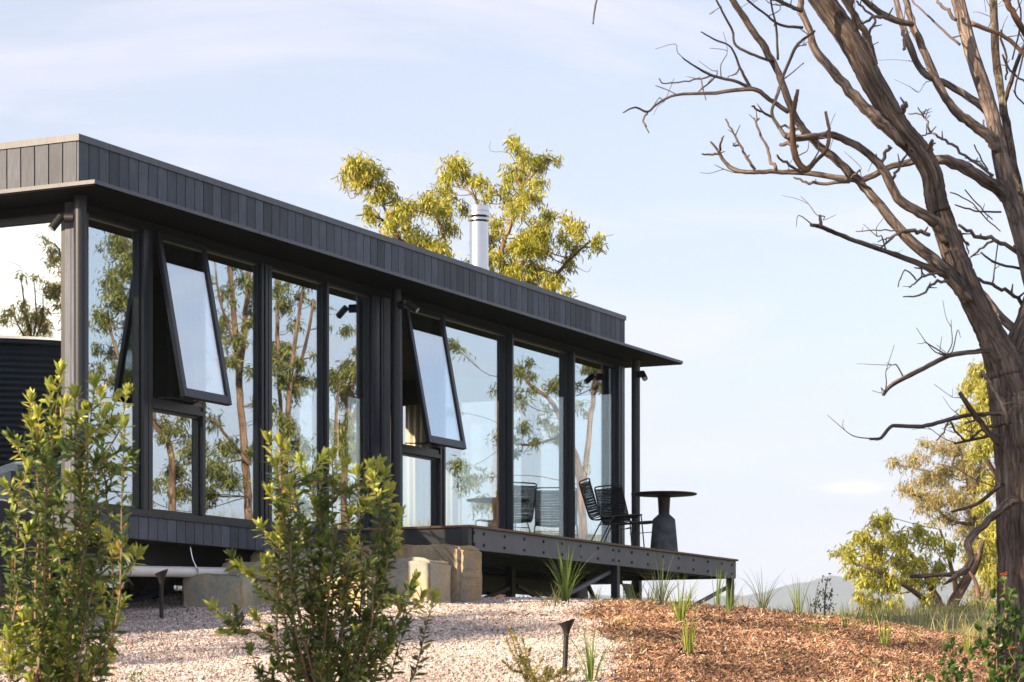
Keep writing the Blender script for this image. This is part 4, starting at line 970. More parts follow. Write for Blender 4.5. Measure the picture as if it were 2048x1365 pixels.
dl("limb", [(1825, 50, 7), (1780, 37, 8), (1738, 8, 7), (1715, -15, 6)], (.4, .1), 'bark_pale')
dl("limb", [(1988, 250, 9), (1966, 216, 10), (1896, 170, 8), (1846, 145, 8), (1813, 75, 8), (1796, 17, 7), (1785, -20, 6)], (.8, .9), 'bark_pale')
dl("limb", [(1752, 130, 6), (1736, 76, 8), (1715, 40, 8), (1690, 0, 8), (1675, -30, 7)], (-.2, -.3))
dl("limb", [(1712, 60, 7), (1706, 30, 5), (1700, -10, 4)], (-.3, -.4))
dl("limb", [(1918, 572, 8), (1894, 552, 10), (1871, 541, 8.5), (1800, 513, 6.5), (1733, 490, 6), (1680, 470, 5.5), (1645, 455, 5.5), (1622, 450, 4)], (-.1, -.5), 'bark')
dl("limb", [(1643, 455, 4), (1641, 442, 4), (1640, 430, 3)], (-.5, -.5), 'bark')
dl("limb", [(1975, 700, 8), (1957, 703, 6), (1898, 712, 5.5), (1847, 738, 5.5), (1786, 769, 5), (1767, 790, 4)], (-.1, -.5), 'bark')
dl("limb", [(1898, 712, 4), (1885, 708, 4)], (-.3, -.3), 'bark')
dl("limb", [(2000, 826, 7), (1984, 828, 5), (1940, 830, 5), (1896, 840, 5), (1843, 853, 5), (1786, 853, 4.5), (1762, 876, 4), (1740, 878, 3)], (-.15, -.6), 'bark')
dl("limb", [(2000, 888, 8), (1990, 881, 7.5), (1953, 835, 7), (1920, 787, 5.5)], (-.2, -.6), 'bark')
dl("limb", [(2000, 872, 4), (1984, 872, 4), (1940, 881, 3.5), (1909, 888, 2.5)], (-.15, -.4), 'bark')
dl("limb", [(1990, 850, 4), (1960, 862, 3), (1944, 878, 2)], (-.15, -.3), 'bark')
dl("limb", [(2005, 970, 6), (1994, 976, 5), (1953, 1009, 4.5), (1904, 1024, 3)], (-.15, -.5), 'bark')
dl("limb", [(2030, 1000, 11), (2012, 1010, 12), (1996, 1025, 10), (1964, 1054, 9), (1936, 1086, 9.5), (1941, 1114, 8.5), (1930, 1142, 8.5), (1905, 1148, 6), (1877, 1150, 5), (1821, 1153, 5)], (-.2, -.7), 'bark', bump=.08)
dl("limb", [(1932, 1138, 8), (1912, 1152, 7), (1889, 1169, 2.2)], (-.55, -.7), 'bark')
dl("limb", [(1964, 742, 4), (1990, 785, 5), (2010, 826, 5), (2016, 850, 3)], (-.32, -.4), 'bark_pale')
dl("limb", [(1962, 585, 9), (2000, 632, 10), (2040, 672, 12)], (.5, .3), 'bark_pale')
dl("limb", [(1942, 46, 6), (1975, 60, 5.5), (2011, 75, 5), (2060, 120, 5)], (.9, 1.2), 'bark_gum')
dl("limb", [(2000, -20, 8), (2011, 0, 8), (2028, 30, 7.5), (2060, 85, 7)], (.5, .6), 'bark_gum')
dl("limb", [(2007, 209, 6), (2022, 165, 5.5), (2038, 115, 5), (2060, 70, 4)], (1.4, 1.2), 'bark')
dl("limb", [(1590, -70, 8), (1480, -120, 6), (1330, -110, 5), (1230, -60, 3), (1200, -20, 2.5), (1190, 18, 2.2), (1186, 48, 1.8)], (0, -1), 'bark')
for rows in ([(1577, 224, 5.5), (1539, 199, 5), (1506, 178, 5), (1432, 186, 4), (1353, 190, 3), (1315, 208, 2.5), (1295, 224, 2.5), (1270, 215, 2), (1246, 226, 1.5)],
             [(1506, 178, 4), (1470, 163, 3.5), (1424, 151, 3), (1385, 130, 2), (1364, 115, 1.5)], [(1500, 175, 4), (1480, 135, 3), (1462, 95, 2.2), (1430, 80, 2), (1402, 64, 1.5)],
             [(1545, 122, 4), (1520, 115, 3), (1473, 92, 3), (1465, 62, 2.6), (1448, 30, 2.4), (1430, -5, 2)], [(1556, 120, 3), (1553, 60, 2.6), (1545, 20, 2.2), (1540, -10, 2)],
             [(1602, 22, 5), (1570, 8, 4), (1540, -8, 4)], [(1605, 56, 3.4), (1560, 50, 3), (1530, 28, 2.6), (1500, 5, 2.4), (1485, -10, 2)]):
    dl("branch", rows, (-.5, -.8), 'bark')
tw = MB(); gd = np.random.default_rng(77)
TW = [[(1295, 224, 2.2), (1286, 240, 2), (1292, 252, 1.6), (1297, 266, 1.2)], [(1424, 151, 2), (1400, 158, 1.6), (1370, 163, 1.5), (1330, 168, 1.3), (1318, 158, 1)], [(1432, 152, 2), (1395, 185, 1.4)], [(1403, 162, 1.6), (1412, 200, 1)],
      [(1480, 138, 2), (1470, 148, 1.4), (1455, 155, 1)], [(1552, 342, 4), (1540, 318, 3.2), (1530, 288, 2.8), (1512, 243, 2.2), (1508, 238, 1.4)], [(1512, 243, 2), (1519, 237, 1.4)], [(1510, 340, 3.4), (1495, 318, 3), (1480, 290, 2.5), (1462, 258, 2), (1450, 236, 1.6)],
      [(1480, 290, 2), (1468, 292, 1.6), (1466, 287, 1.2)], [(1438, 308, 3), (1425, 310, 2.4), (1405, 308, 1.6)], [(1437, 303, 3), (1442, 286, 2.2), (1447, 272, 1.4)], [(1700, 364, 4), (1640, 367, 3.6), (1612, 364, 3), (1587, 356, 2)], [(1606, 347, 3.5), (1580, 332, 3), (1553, 311, 2.2)],
      [(1545, 235, 3), (1520, 222, 2.4), (1503, 212, 2)], [(1560, 255, 2.6), (1590, 258, 2), (1602, 255, 2)], [(1562, 290, 4), (1592, 292, 4)], [(1762, 336, 3.5), (1775, 300, 4), (1780, 295, 3)], [(1785, 358, 3.5), (1800, 335, 3), (1814, 310, 2)],
      [(1806, 225, 5), (1809, 205, 4.5)], [(1862, 300, 6), (1862, 285, 4)], [(1987, 352, 3), (1940, 320, 3), (1904, 290, 3), (1880, 275, 2.6), (1862, 265, 2.4), (1852, 240, 2), (1842, 230, 1.8), (1817, 228, 1.4)], [(1862, 267, 2), (1846, 272, 1.5)], [(1848, 236, 1.6), (1836, 216, 1.2)], [(1845, 232, 1.6), (1852, 220, 1.2)],
      [(1985, 358, 2), (1968, 330, 1.8), (1948, 290, 1.4)], [(1972, 338, 1.6), (1952, 322, 1.2), (1928, 316, 1)], [(1997, 300, 2), (1975, 270, 2), (1965, 240, 1.8)], [(1920, 90, 3), (1887, 62, 2.6), (1850, 28, 2.2), (1821, 0, 2)], [(1912, 40, 4), (1895, 22, 3.5), (1875, 5, 3), (1868, -10, 3)],
      [(1738, 68, 3), (1750, 40, 2.6), (1725, 15, 2.2), (1712, 2, 2)], [(1780, 37, 3.6), (1752, 35, 3.2), (1728, 45, 2.6), (1716, 50, 2)], [(1725, 67, 2.2), (1742, 100, 2), (1757, 140, 1.6)], [(1806, 62, 4), (1809, 90, 3.2), (1806, 100, 2.4)],
      [(1858, 470, 4.5), (1843, 461, 4.2), (1810, 463, 3.4), (1785, 476, 2.6), (1760, 499, 1.8)], [(1842, 462, 2.4), (1800, 463, 2), (1760, 460, 1.5), (1712, 464, 1.2)], [(1795, 470, 2), (1775, 476, 1.6), (1756, 484, 1.2)],
      [(1895, 562, 3.4), (1868, 566, 2.8), (1845, 588, 2.2), (1806, 595, 1.4)], [(1884, 548, 3), (1850, 552, 2.4), (1832, 565, 1.8), (1818, 576, 1.2)], [(1850, 552, 2), (1836, 532, 1.6), (1800, 508, 1), (1786, 503, .8)], [(1832, 560, 1.6), (1810, 540, 1.4), (1795, 575, 1)], [(1872, 556, 2), (1850, 540, 1.5), (1828, 535, 1.2)],
      [(1896, 843, 2.6), (1890, 860, 2), (1872, 882, 1.4)], [(1900, 842, 2.6), (1915, 865, 2.2), (1928, 880, 1.8)], [(1955, 833, 3), (1932, 848, 2.2)], [(1917, 450, 3), (1950, 470, 4), (1990, 481, 4.4), (2036, 502, 5)], [(1990, 480, 3), (1960, 500, 2.2), (1940, 514, 1.6)], [(1920, 462, 1.8), (1930, 485, 1.6), (1938, 508, 1.4)],
      [(1950, 556, 3.4), (1985, 568, 3.6), (2020, 588, 4), (2048, 608, 4)], [(1985, 566, 2), (1990, 530, 1.6), (1996, 480, 1.4)], [(1962, 505, 2), (1990, 525, 2.4), (2040, 540, 2.8)], [(1910, 410, 1.6), (1950, 422, 2), (2000, 425, 2)], [(1900, 385, 1.6), (1935, 400, 1.4), (1975, 440, 1.4), (2000, 462, 1.2)], [(1930, 380, 1.4), (1960, 415, 1.4), (1985, 440, 1.2)],
      [(1918, 462, 3.4), (1925, 480, 3), (1938, 490, 2)], [(2046, 112, 2), (2030, 180, 1.8), (2048, 210, 1.6)], [(2005, 110, 2.4), (2020, 140, 2.2), (2055, 170, 2)], [(2003, 60, 2.6), (2014, 130, 2.2), (2012, 160, 2)], [(2036, 0, 2), (2042, 40, 2), (2024, 120, 1.8)], [(1690, 360, 2.4), (1712, 348, 2), (1720, 340, 2)]]
for _ in range(95):                                # fine random twiglets on the thin limbs
    nm, sN = DNODES[gd.integers(1, len(DNODES))]
    if sN[0, 3] * F / YD > 16 or len(sN) < 6: continue
    i = gd.integers(len(sN) // 3, len(sN) - 1); q = sN[i]; tg = sN[min(i + 1, len(sN) - 1), :3] - sN[i - 1, :3]; tg /= np.linalg.norm(tg) + 1e-9
    d = tg * .8 + gd.normal(0, .7, 3); d[2] = abs(d[2]) * .9 + .1; d /= np.linalg.norm(d); l = gd.uniform(.07, .30); r_ = min(q[3] * .5, gd.uniform(.0035, .007))
    k1 = q[:3] + d * l * .4 + gd.normal(0, .02, 3); k2 = q[:3] + d * l * .75 + gd.normal(0, .035, 3); k3 = q[:3] + d * l + gd.normal(0, .04, 3)
    sp = spline(np.array([q[:3], k1, k2, k3]), 3); tw.tube(sp - dtb, np.linspace(r_, .0018, len(sp)), 5)
    if l > .2:
        d3 = d + gd.normal(0, .6, 3); sp = spline(np.array([k2, k2 + d3 * .06 + gd.normal(0, .01, 3), k2 + d3 * .14]), 3); tw.tube(sp - dtb, np.linspace(r_ * .5, .0015, len(sp)), 4)
for rows in TW:
    s = spline(LP(rows, YD, (-.35 + gd.uniform(-.15, .15), -.55 + gd.uniform(-.3, .3)) if rows[0][0] < 1900 else (.45, .7)), 4)
    s[1:, :3] += gd.normal(0, .55, s[1:, :3].shape) * s[1:, 3:4]
    tw.tube(s[:, :3] - dtb, s[:, 3], 6, cap=True)
    for _ in range(max(1, len(rows) - 2)):                         # little snapped spurs
        i = gd.integers(1, len(s) - 1); d = gd.normal(0, 1, 3); d[2] = abs(d[2]); d /= np.linalg.norm(d); l = gd.uniform(.03, .09)
        tw.tube(np.array([s[i, :3], s[i, :3] + d * l]) - dtb, [s[i, 3] * .7, s[i, 3] * .35], 5)
tag(tw.build("twigs", M['twig'], DT, True), kind="stuff")
# ------------------------------------------------------------------ helpers that stand things on the ground
def on_ground(px, py, y0=14.5, y1=24.0):
    ys = np.linspace(y0, y1, 500); k = (px - 1024) / F
    r = hgt(k * ys, ys) / ys; want = (HZ - py) / F
    i = np.where(r >= want)[0]
    y = ys[i[0]] if len(i) else ys[np.argmax(r)]
    return np.array([k * y, y, float(hgt(k * y, y)) + CZ])

# ------------------------------------------------------------------ furniture on the deck
def deck_pt(px, Y): x = (px - 1024) / F * Y; return (x, Y, DW + CZ)
def rope_chair(loc, rz, label):
    c = empty("rope_chair", loc, rz); tag(c, label, "chair", "black rope chairs on the deck")
    hw = .245
    side = [(.25, .455), (.12, .452), (-.10, .432), (-.19, .425), (-.235, .46), (-.27, .56), (-.345, .80), (-.352, .835)]
    for s in (-1, 1):
        MB().tube(spline([(x, s * hw, z) for x, z in side], 4), .0085, 8).build("side_rail", M['black'], c, True)
        MB().tube(spline([(.245, s * hw, .452), (.252, s * (hw + .012), .40), (.285, s * (hw + .03), .004)], 4), .0075, 8).build("leg", M['black'], c, True)
        MB().tube(spline([(-.06, s * hw, .432), (-.10, s * (hw + .012), .39), (-.30, s * (hw + .03), .004)], 4), .0075, 8).build("leg", M['black'], c, True)
    MB().tube(spline([(-.352, -hw, .835), (-.355, -hw + .03, .858), (-.356, 0, .862), (-.355, hw - .03, .858), (-.352, hw, .835)], 5), .0085, 8).build("top_rail", M['black'], c, True)
    MB().tube(spline([(.25, -hw, .455), (.262, -hw + .03, .457), (.265, 0, .457), (.262, hw - .03, .457), (.25, hw, .455)], 5), .0085, 8).build("front_rail", M['black'], c, True)
    MB().tube([(.20, -hw - .01, .33), (.20, hw + .01, .33)], .005, 6).tube([(-.13, -hw - .01, .36), (-.13, hw + .01, .36)], .005, 6).build("stretcher", M['black'], c, True)
    s = spline([(x, 0, z) for x, z in side], 14)
    d = np.concatenate([[0], np.cumsum(np.linalg.norm(np.diff(s, axis=0), axis=1))])
    seat, back = MB(), MB(); gc = np.random.default_rng(5)
    for t in np.arange(.01, d[-1], .0092):
        x = np.interp(t, d, s[:, 0]); z = np.interp(t, d, s[:, 2]); n_ = gc.normal(0, .0012, 3)
        sg = .016 if x > -.2 else 0; bx = -.012 if x <= -.22 else 0
        if .045 < z - .78 < .2: continue
        pts = spline([(x, -hw, z + .004), (x + bx + n_[0], -.1, z - sg + n_[1]), (x + bx + n_[0], .1, z - sg + n_[2]), (x, hw, z + .004)], 2)
        (seat if x > -.2 else back).tube(pts, .0046, 4, cap=False)
    tag(seat.build("seat_cords", M['cord'], c), kind="stuff"); tag(back.build("back_cords", M['cord'], c), kind="stuff")
    return c
rope_chair(deck_pt(1229, 28.6), R(12), "black rope chair nearest the camera with its back to the glass")
rope_chair(deck_pt(1262, 29.55), R(38), "black rope chair on the far side, closest to the round column")
tb = empty("pedestal_table", deck_pt(1328, 28.95)); tag(tb, "round dark table on a tapered concrete pedestal at the deck end", "table")
def lathe_part(name, prof, m, parent, n=48, ang=35):
    o = MB().lathe(prof, n).build(name, M[m], parent); smooth_by_angle(o, ang); return o
lathe_part("base", [(0, .001), (.164, .001), (.169, .006), (.130, .437), (.126, .443)], 'concrete', tb)
lathe_part("shoulder", [(.125, .444), (.072, .492), (.064, .50)], 'concrete', tb)
lathe_part("neck", [(.0635, .501), (.066, .56), (.074, .698), (.15, .704)], 'rusty', tb)
lathe_part("table_top", [(.0, .705), (.20, .706), (.372, .722), (.382, .729), (.382, .736), (.376, .741), (0, .742)], 'rusty', tb, 64)

# ------------------------------------------------------------------ garden lights
def garden_light(p, h, tilt, label):
    e = empty("garden_light", tuple(p)); e.rotation_euler = (0, tilt, 0); tag(e, label, "light", "black trumpet garden lights")
    r = .017
    o = MB().lathe([(0, -.12), (r, -.12), (r, h * .70), (r * 1.15, h * .76), (r * 1.6, h * .84), (r * 2.4, h * .92), (r * 3.1, h * .975), (r * 3.25, h * .985), (r * 3.25, h), (r * 3.0, h), (r * 2.2, h * .93), (r * 1.0, h * .86), (0, h * .85)], 24).build("stem", M['black'], e); smooth_by_angle(o, 40)
    # slanted rim
    for v in o.data.vertices:
        if v.co.z > h * .8: v.co.z += v.co.x * .38 * (v.co.z - h * .8) / (h * .2)
    o2 = MB().lathe([(0, h * .87), (r * 1.1, h * .872), (0, h * .874)], 16).build("lamp_lens", M['lens'], e)
    return e
q = on_ground(323, 1200, 16, 20.9); garden_light(q, .40, 0, "black trumpet shaped garden light under the white drain pipe")
q = on_ground(1129, 1352); garden_light(q, .365, R(2.5), "black trumpet shaped garden light on the gravel edge in front of the deck")
a = on_ground(235, 1205, 16, 24); b = on_ground(425, 1180, 16, 24)
pts = []
for t in np.linspace(0, 1, 9):
    x, y = (1 - t) * np.array([-3.75, 20.55]) + t * W3(2.05, -.55, 0)[:2]; pts.append((x, y, G(x, y) + .04 + .10 * t + .01 * math.sin(t * 7)))
o = MB().tube(spline(pts, 3), .030, 14).build("poly_pipe", M['poly'], None, True); tag(o, "black poly pipe lying on the ground below the white drain pipe", "pipe")

# ------------------------------------------------------------------ water tank and parked car on the left
q = mirror_end(P(20, 800, 33.0)); tz = G(q[0], q[1]) - .05
tk = empty("water_tank", (q[0], q[1], tz)); tag(tk, "dark corrugated round water tank mirrored in the end window", "water tank")
ht = CZ + (HZ - 683) / F * 31.2 - tz; prof = []
for z in np.arange(0, ht, .019): prof.append((2.05 + .012 * math.sin(z * 2 * math.pi / .076), z))
lathe_part("tank_wall", prof, 'tank', tk, 96, 60)
lathe_part("tank_roof", [(2.09, ht - .02), (2.10, ht), (1.2, ht + .16), (0, ht + .2)], 'tank', tk, 96)
lathe_part("rim", [(2.068, ht - .05), (2.105, ht - .05), (2.105, ht - .021), (2.068, ht - .021)], 'tank', tk, 96)

def make_car(loc, rz, label):
    c = empty("parked_car", loc, rz); tag(c, label, "car")
    prof = [(-2.1, .34), (-2.16, .60), (-2.10, .98), (-1.98, 1.08), (-1.75, 1.62), (-1.50, 1.70), (.15, 1.68), (.40, 1.62), (1.02, 1.16), (1.20, 1.12), (1.85, 1.04), (2.06, .94), (2.13, .70), (2.10, .36)]
    bm = bmesh.new(); hw = .90; rings = []
    for s in np.linspace(-1, 1, 9):
        rr = []
        for x, z in prof:
            tum = 1 - .20 * max(0, z - 1.08) / .6
            pull = 1 - .055 * abs(s) ** 3
            rr.append(bm.verts.new((x * pull, s * hw * tum * (1 - .03 * (z < .5)), z - .03 * abs(s) ** 4 * (z > .9))))
        rings.append(rr)
    for a_, b_ in zip(rings[:-1], rings[1:]):
        for i in range(len(prof)):
            j = (i + 1) % len(prof); bm.faces.new((a_[i], a_[j], b_[j], b_[i]))
    bm.faces.new(rings[0][::-1]); bm.faces.new(rings[-1])
    bmesh.ops.bevel(bm, geom=[e for e in bm.edges if len(e.link_faces) == 2 and e.calc_face_angle(0) > .7], offset=.03, segments=2, affect='EDGES')
    bmesh.ops.recalc_face_normals(bm, faces=bm.faces[:])
    me = bpy.data.meshes.new("body"); bm.to_mesh(me); bm.free(); me.materials.append(M['carpaint']); o = link("body", me, c); smooth_by_angle(o, 30)
    for s in (-1, 1):
        MB().add([(-1.62, s * .80, 1.12), (.90, s * .82, 1.14), (.34, s * .745, 1.55), (-1.45, s * .745, 1.58), (-1.62, s * .87, 1.12), (.90, s * .89, 1.14), (.34, s * .79, 1.55), (-1.45, s * .79, 1.58)],
                 [(0, 1, 2, 3), (7, 6, 5, 4), (0, 4, 5, 1), (1, 5, 6, 2), (2, 6, 7, 3), (3, 7, 4, 0)]).build("side_window", M['black'], c)
        hl = MB().lathe([(0, .03), (.07, .022), (.095, 0), (.09, -.03), (0, -.03)], 20).build("headlight", M['lens'], c, loc=(2.085, s * .62, .88), rot=(0, R(90), 0)); smooth_by_angle(hl)
        MB().lathe([(.096, .012), (.112, .008), (.112, -.03), (.096, -.03)], 24).build("bezel", M['chrome'], hl)
        MB().box(.35, .55, s * .9 - .01 if s > 0 else -1.08, 1.08 if s > 0 else -.89, 1.12, 1.27, .02).build("mirror", M['carpaint'], c)
        for x in (-1.32, 1.36):
            wh = MB().lathe([(0, -.11), (.20, -.11), (.335, -.10), (.365, -.06), (.365, .06), (.335, .10), (.20, .11), (0, .11)], 32).build("wheel", M['rubber'], c, loc=(x, s * .84, .365), rot=(R(90), 0, 0)); smooth_by_angle(wh)
            MB().lathe([(0, .10), (.05, .115), (.06, .105), (.19, .112), (.205, .10)] if s < 0 else [(0, -.10), (.05, -.115), (.06, -.105), (.19, -.112), (.205, -.10)], 24).build("rim", M['chrome'], wh)
    MB().box(2.09, 2.19, -.80, .80, .44, .58, .02).build("bumper", M['black'], c)
    MB().box(2.075, 2.115, -.46, .46, .74, .92, .01).build("grille", M['black'], c)
    MB().box(2.10, 2.125, -.44, .44, .82, .84, .004).build("grille_bar", M['chrome'], c)
    MB().add([(1.02, -.70, 1.185), (1.02, .70, 1.185), (.43, .66, 1.615), (.43, -.66, 1.615), (.98, -.70, 1.17), (.98, .70, 1.17), (.39, .66, 1.60), (.39, -.66, 1.60)],
             [(0, 1, 2, 3), (7, 6, 5, 4), (0, 4, 5, 1), (1, 5, 6, 2), (2, 6, 7, 3), (3, 7, 4, 0)]).build("windscreen", M['black'], c)
cx, cy = -5.72, 19.35
make_car((cx, cy, G(cx, cy) + .0), R(14), "black parked car at the left edge, mostly behind the left shrub")

# ------------------------------------------------------------------ shrubs
PAL_OLD = ([(.065, .11, .030), (.105, .16, .04), (.18, .225, .05), (.40, .24, .06)], [4.5, 4, 2.2, .4])
PAL_NEW = ([(.38, .43, .09), (.50, .48, .11), (.30, .37, .07)], [4, 3, 3])
def shrub(name, label, basepx, Y, tips, seed, leafL=.077, leafW=.0225, dark=PAL_OLD, new=PAL_NEW, up=.32, stemr=.009, spacing=.0098, start=.36, filler=0, nwhorl=20, tmpl=T_OVAL, m='shrubleaf', cat="shrub", yj=.35, roots=5, rad=.10):
    g = np.random.default_rng(seed); b = P(basepx[0], basepx[1], Y); b[2] = G(b[0], b[1]) - .02
    root = empty(name, tuple(b)); tag(root, label, cat)
    R0 = [b + np.array([g.normal(0, rad), g.normal(0, rad), 0]) for _ in range(roots)]
    stems = []; bt = []; order = sorted(tips, key=lambda t: t[1])
    tips = list(tips)
    for _ in range(filler):
        t = tips[g.integers(0, len(tips))]; f = g.uniform(.35, .95)
        tips.append((basepx[0] * (1 - f) + t[0] * f + g.normal(0, 28), min(basepx[1] - 40, basepx[1] * (1 - f) + t[1] * f + g.normal(0, 40)), 0))
    for i, t in enumerate(tips):
        yy = Y + g.uniform(-yj, yj); e = P(t[0], t[1], yy)
        if stems and (i >= len(R0)) and g.random() < .75:
            best, bs = 1e9, None
            for s_ in stems:
                for r_ in s_[2: int(len(s_) * .8)]:
                    dd = np.linalg.norm(e - r_) + 1.5 * max(0, r_[2] - e[2] + .08)
                    if dd < best: best, bs = dd, r_
            s0 = bs if bs is not None else R0[i % len(R0)]
        else: s0 = R0[i % len(R0)]
        l = np.linalg.norm(e - s0)
        mid = s0 * .5 + e * .5 + np.array([(e - s0)[0] * .12, (e - s0)[1] * .12, -.05 * l]) + g.normal(0, .06, 3) * l
        s = spline(np.array([s0, s0 * .75 + mid * .25 + [0, 0, .03 * l], mid, e * .72 + mid * .28, e]), 4)
        stems.append(s); r1 = stemr * (.5 + .5 * min(1, l)); rad_ = np.linspace(r1, .0022, len(s))
        MB().tube(s - b, rad_, 6, cap=False).build("stem", M['stem'], root, True)
        d = np.concatenate([[0], np.cumsum(np.linalg.norm(np.diff(s, axis=0), axis=1))]); T_ = d[-1]
        st = start if l > .35 else .05
        ts = np.arange(T_ * st, T_, spacing); ts = ts + g.normal(0, spacing * .3, len(ts)); n = len(ts)
        if n:
            pp = np.stack([np.interp(ts, d, s[:, k]) for k in range(3)], 1); tg = np.stack([np.interp(ts + .01, d, s[:, k]) for k in range(3)], 1) - np.stack([np.interp(ts - .01, d, s[:, k]) for k in range(3)], 1)
            tg /= np.linalg.norm(tg, axis=1)[:, None] + 1e-9
            a = np.arange(n) * 2.39996 + g.random() * 6; rv_ = np.stack([np.cos(a), np.sin(a), 0 * a], 1); rv_ -= tg * np.sum(rv_ * tg, 1)[:, None]; rv_ /= np.linalg.norm(rv_, axis=1)[:, None] + 1e-9
            f = (ts / T_)
            D = tg * up + rv_ + g.normal(0, .28, (n, 3)); D[:, 2] += g.normal(-.05, .15, n)
            young = (T_ - ts) < (.13 if t[2] else .0)
            c = np.where(young[:, None], palette(g, n, *new), palette(g, n, *dark))
            bt.append(leaves(pp, D, leafL * g.uniform(.45, 1.2, n) * (.75 + .25 * np.minimum(1, (T_ - ts) / .1)), leafW * g.uniform(.8, 1.15, n), c, tmpl, .14, g, roll=rv_ * -.6 + tg + g.normal(0, .45, (n, 3))))
        nw = nwhorl if t[2] else max(4, nwhorl // 2)
        if nw:
            tg = s[-1] - s[-3]; tg /= np.linalg.norm(tg); a = g.random(nw) * 6.283; rv_ = np.stack([np.cos(a), np.sin(a), 0 * a], 1)
            D = tg * g.uniform(.5, 1.6, (nw, 1)) + rv_ * .8 + [0, 0, .25]
            bt.append(leaves(np.repeat(e[None], nw, 0) - tg * g.uniform(0, .03, (nw, 1)), D, leafL * g.uniform(.7, 1.1, nw), leafW * g.uniform(.85, 1.2, nw), palette(g, nw, *(new if t[2] else dark)), tmpl, .10, g, roll=rv_ * -.6 + tg))
    leaf_obj("foliage", bt, M[m], root, b)
    return root
T1 = [(122, 742, 1), (100, 775, 1), (62, 800, 1), (150, 790, 1), (200, 790, 1), (255, 785, 1), (232, 800, 1), (190, 770, 1), (60, 850, 1), (250, 850, 1), (225, 850, 1), (30, 890, 1), (150, 850, 1), (110, 850, 1), (180, 870, 1), (85, 880, 1), (14, 975, 1), (55, 940, 1), (140, 960, 1), (160, 955, 1),
      (90, 1005, 1), (235, 905, 0), (225, 940, 0), (190, 930, 0), (40, 960, 0), (186, 1055, 1), (100, 1060, 0), (55, 1060, 1), (255, 1105, 1), (278, 1110, 1), (240, 1090, 1), (215, 1075, 1), (130, 1085, 1), (20, 1130, 0), (60, 1130, 0), (200, 1185, 1), (180, 1160, 0), (240, 1210, 1), (100, 1180, 0), (150, 1120, 0),
      (0, 1065, 0), (10, 1240, 0), (60, 1220, 0), (110, 1230, 0), (170, 1245, 0), (215, 1255, 0), (40, 1290, 1), (90, 1290, 0), (140, 1300, 0), (190, 1310, 1), (0, 1310, 1), (20, 1330, 1), (60, 1330, 1), (120, 1330, 1), (160, 1345, 0), (205, 1350, 0), (130, 900, 0), (95, 930, 0), (160, 905, 0), (70, 1000, 0), (120, 1010, 0), (45, 1020, 0), (165, 1010, 0),
      (75, 830, 1), (130, 810, 1), (170, 820, 1), (210, 830, 1), (40, 1180, 0), (130, 1160, 0)]
gT = np.random.default_rng(8)
T1 += [(float(gT.uniform(-20, 225)), float(gT.uniform(1225, 1365)), int(gT.random() < .45)) for _ in range(30)]
T1 += [(float(gT.uniform(20, 215)), float(gT.uniform(850, 1200)), 0) for _ in range(18)]
shrub("leafy_shrub", "tall leafy green shrub with pale tips at the left edge", (105, 1450), 13.4, T1, 61, filler=26)
T2 = [(536, 880, 1), (560, 888, 1), (575, 900, 1), (552, 930, 1), (540, 985, 1), (600, 925, 1), (645, 915, 1), (665, 912, 1), (690, 930, 1), (610, 950, 1), (715, 945, 1), (740, 935, 1), (758, 930, 1), (770, 950, 1), (745, 960, 1), (640, 960, 1), (670, 970, 0), (700, 985, 0), (580, 970, 1), (590, 1000, 1), (560, 1020, 0),
      (630, 1010, 1), (780, 985, 1), (765, 1010, 0), (800, 1030, 1), (735, 1010, 1), (700, 1030, 1), (660, 1040, 0), (520, 1055, 1), (545, 1080, 1), (560, 1060, 1), (610, 1050, 1), (600, 1080, 0), (640, 1085, 1), (705, 1090, 1), (755, 1080, 0), (790, 1075, 1), (770, 1110, 0), (480, 1135, 1), (500, 1150, 1), (545, 1120, 1), (520, 1180, 0), (560, 1160, 0), (600, 1130, 0),
      (650, 1130, 0), (700, 1140, 0), (740, 1130, 0), (425, 1215, 1), (450, 1265, 1), (510, 1235, 1), (470, 1225, 0), (830, 1160, 1), (845, 1195, 1), (870, 1195, 1), (820, 1180, 0), (800, 1210, 0), (690, 1200, 1), (640, 1200, 0), (750, 1190, 0), (580, 1220, 0), (610, 1260, 0), (540, 1270, 0), (500, 1300, 0), (660, 1270, 0), (710, 1250, 0), (760, 1260, 0), (800, 1260, 0), (775, 1310, 1),
      (740, 1320, 0), (690, 1310, 0), (640, 1320, 0), (590, 1310, 0), (550, 1330, 0), (520, 1345, 0), (720, 1350, 0), (660, 1350, 1), (610, 1350, 0)]
T2 += [(float(gT.uniform(510, 790)), float(gT.uniform(1120, 1355)), int(gT.random() < .2)) for _ in range(24)]
shrub("leafy_shrub", "bushy green shrub with pale tips standing before the sandstone steps", (655, 1450), 14.2, T2, 62, filler=46, roots=4, rad=.06)

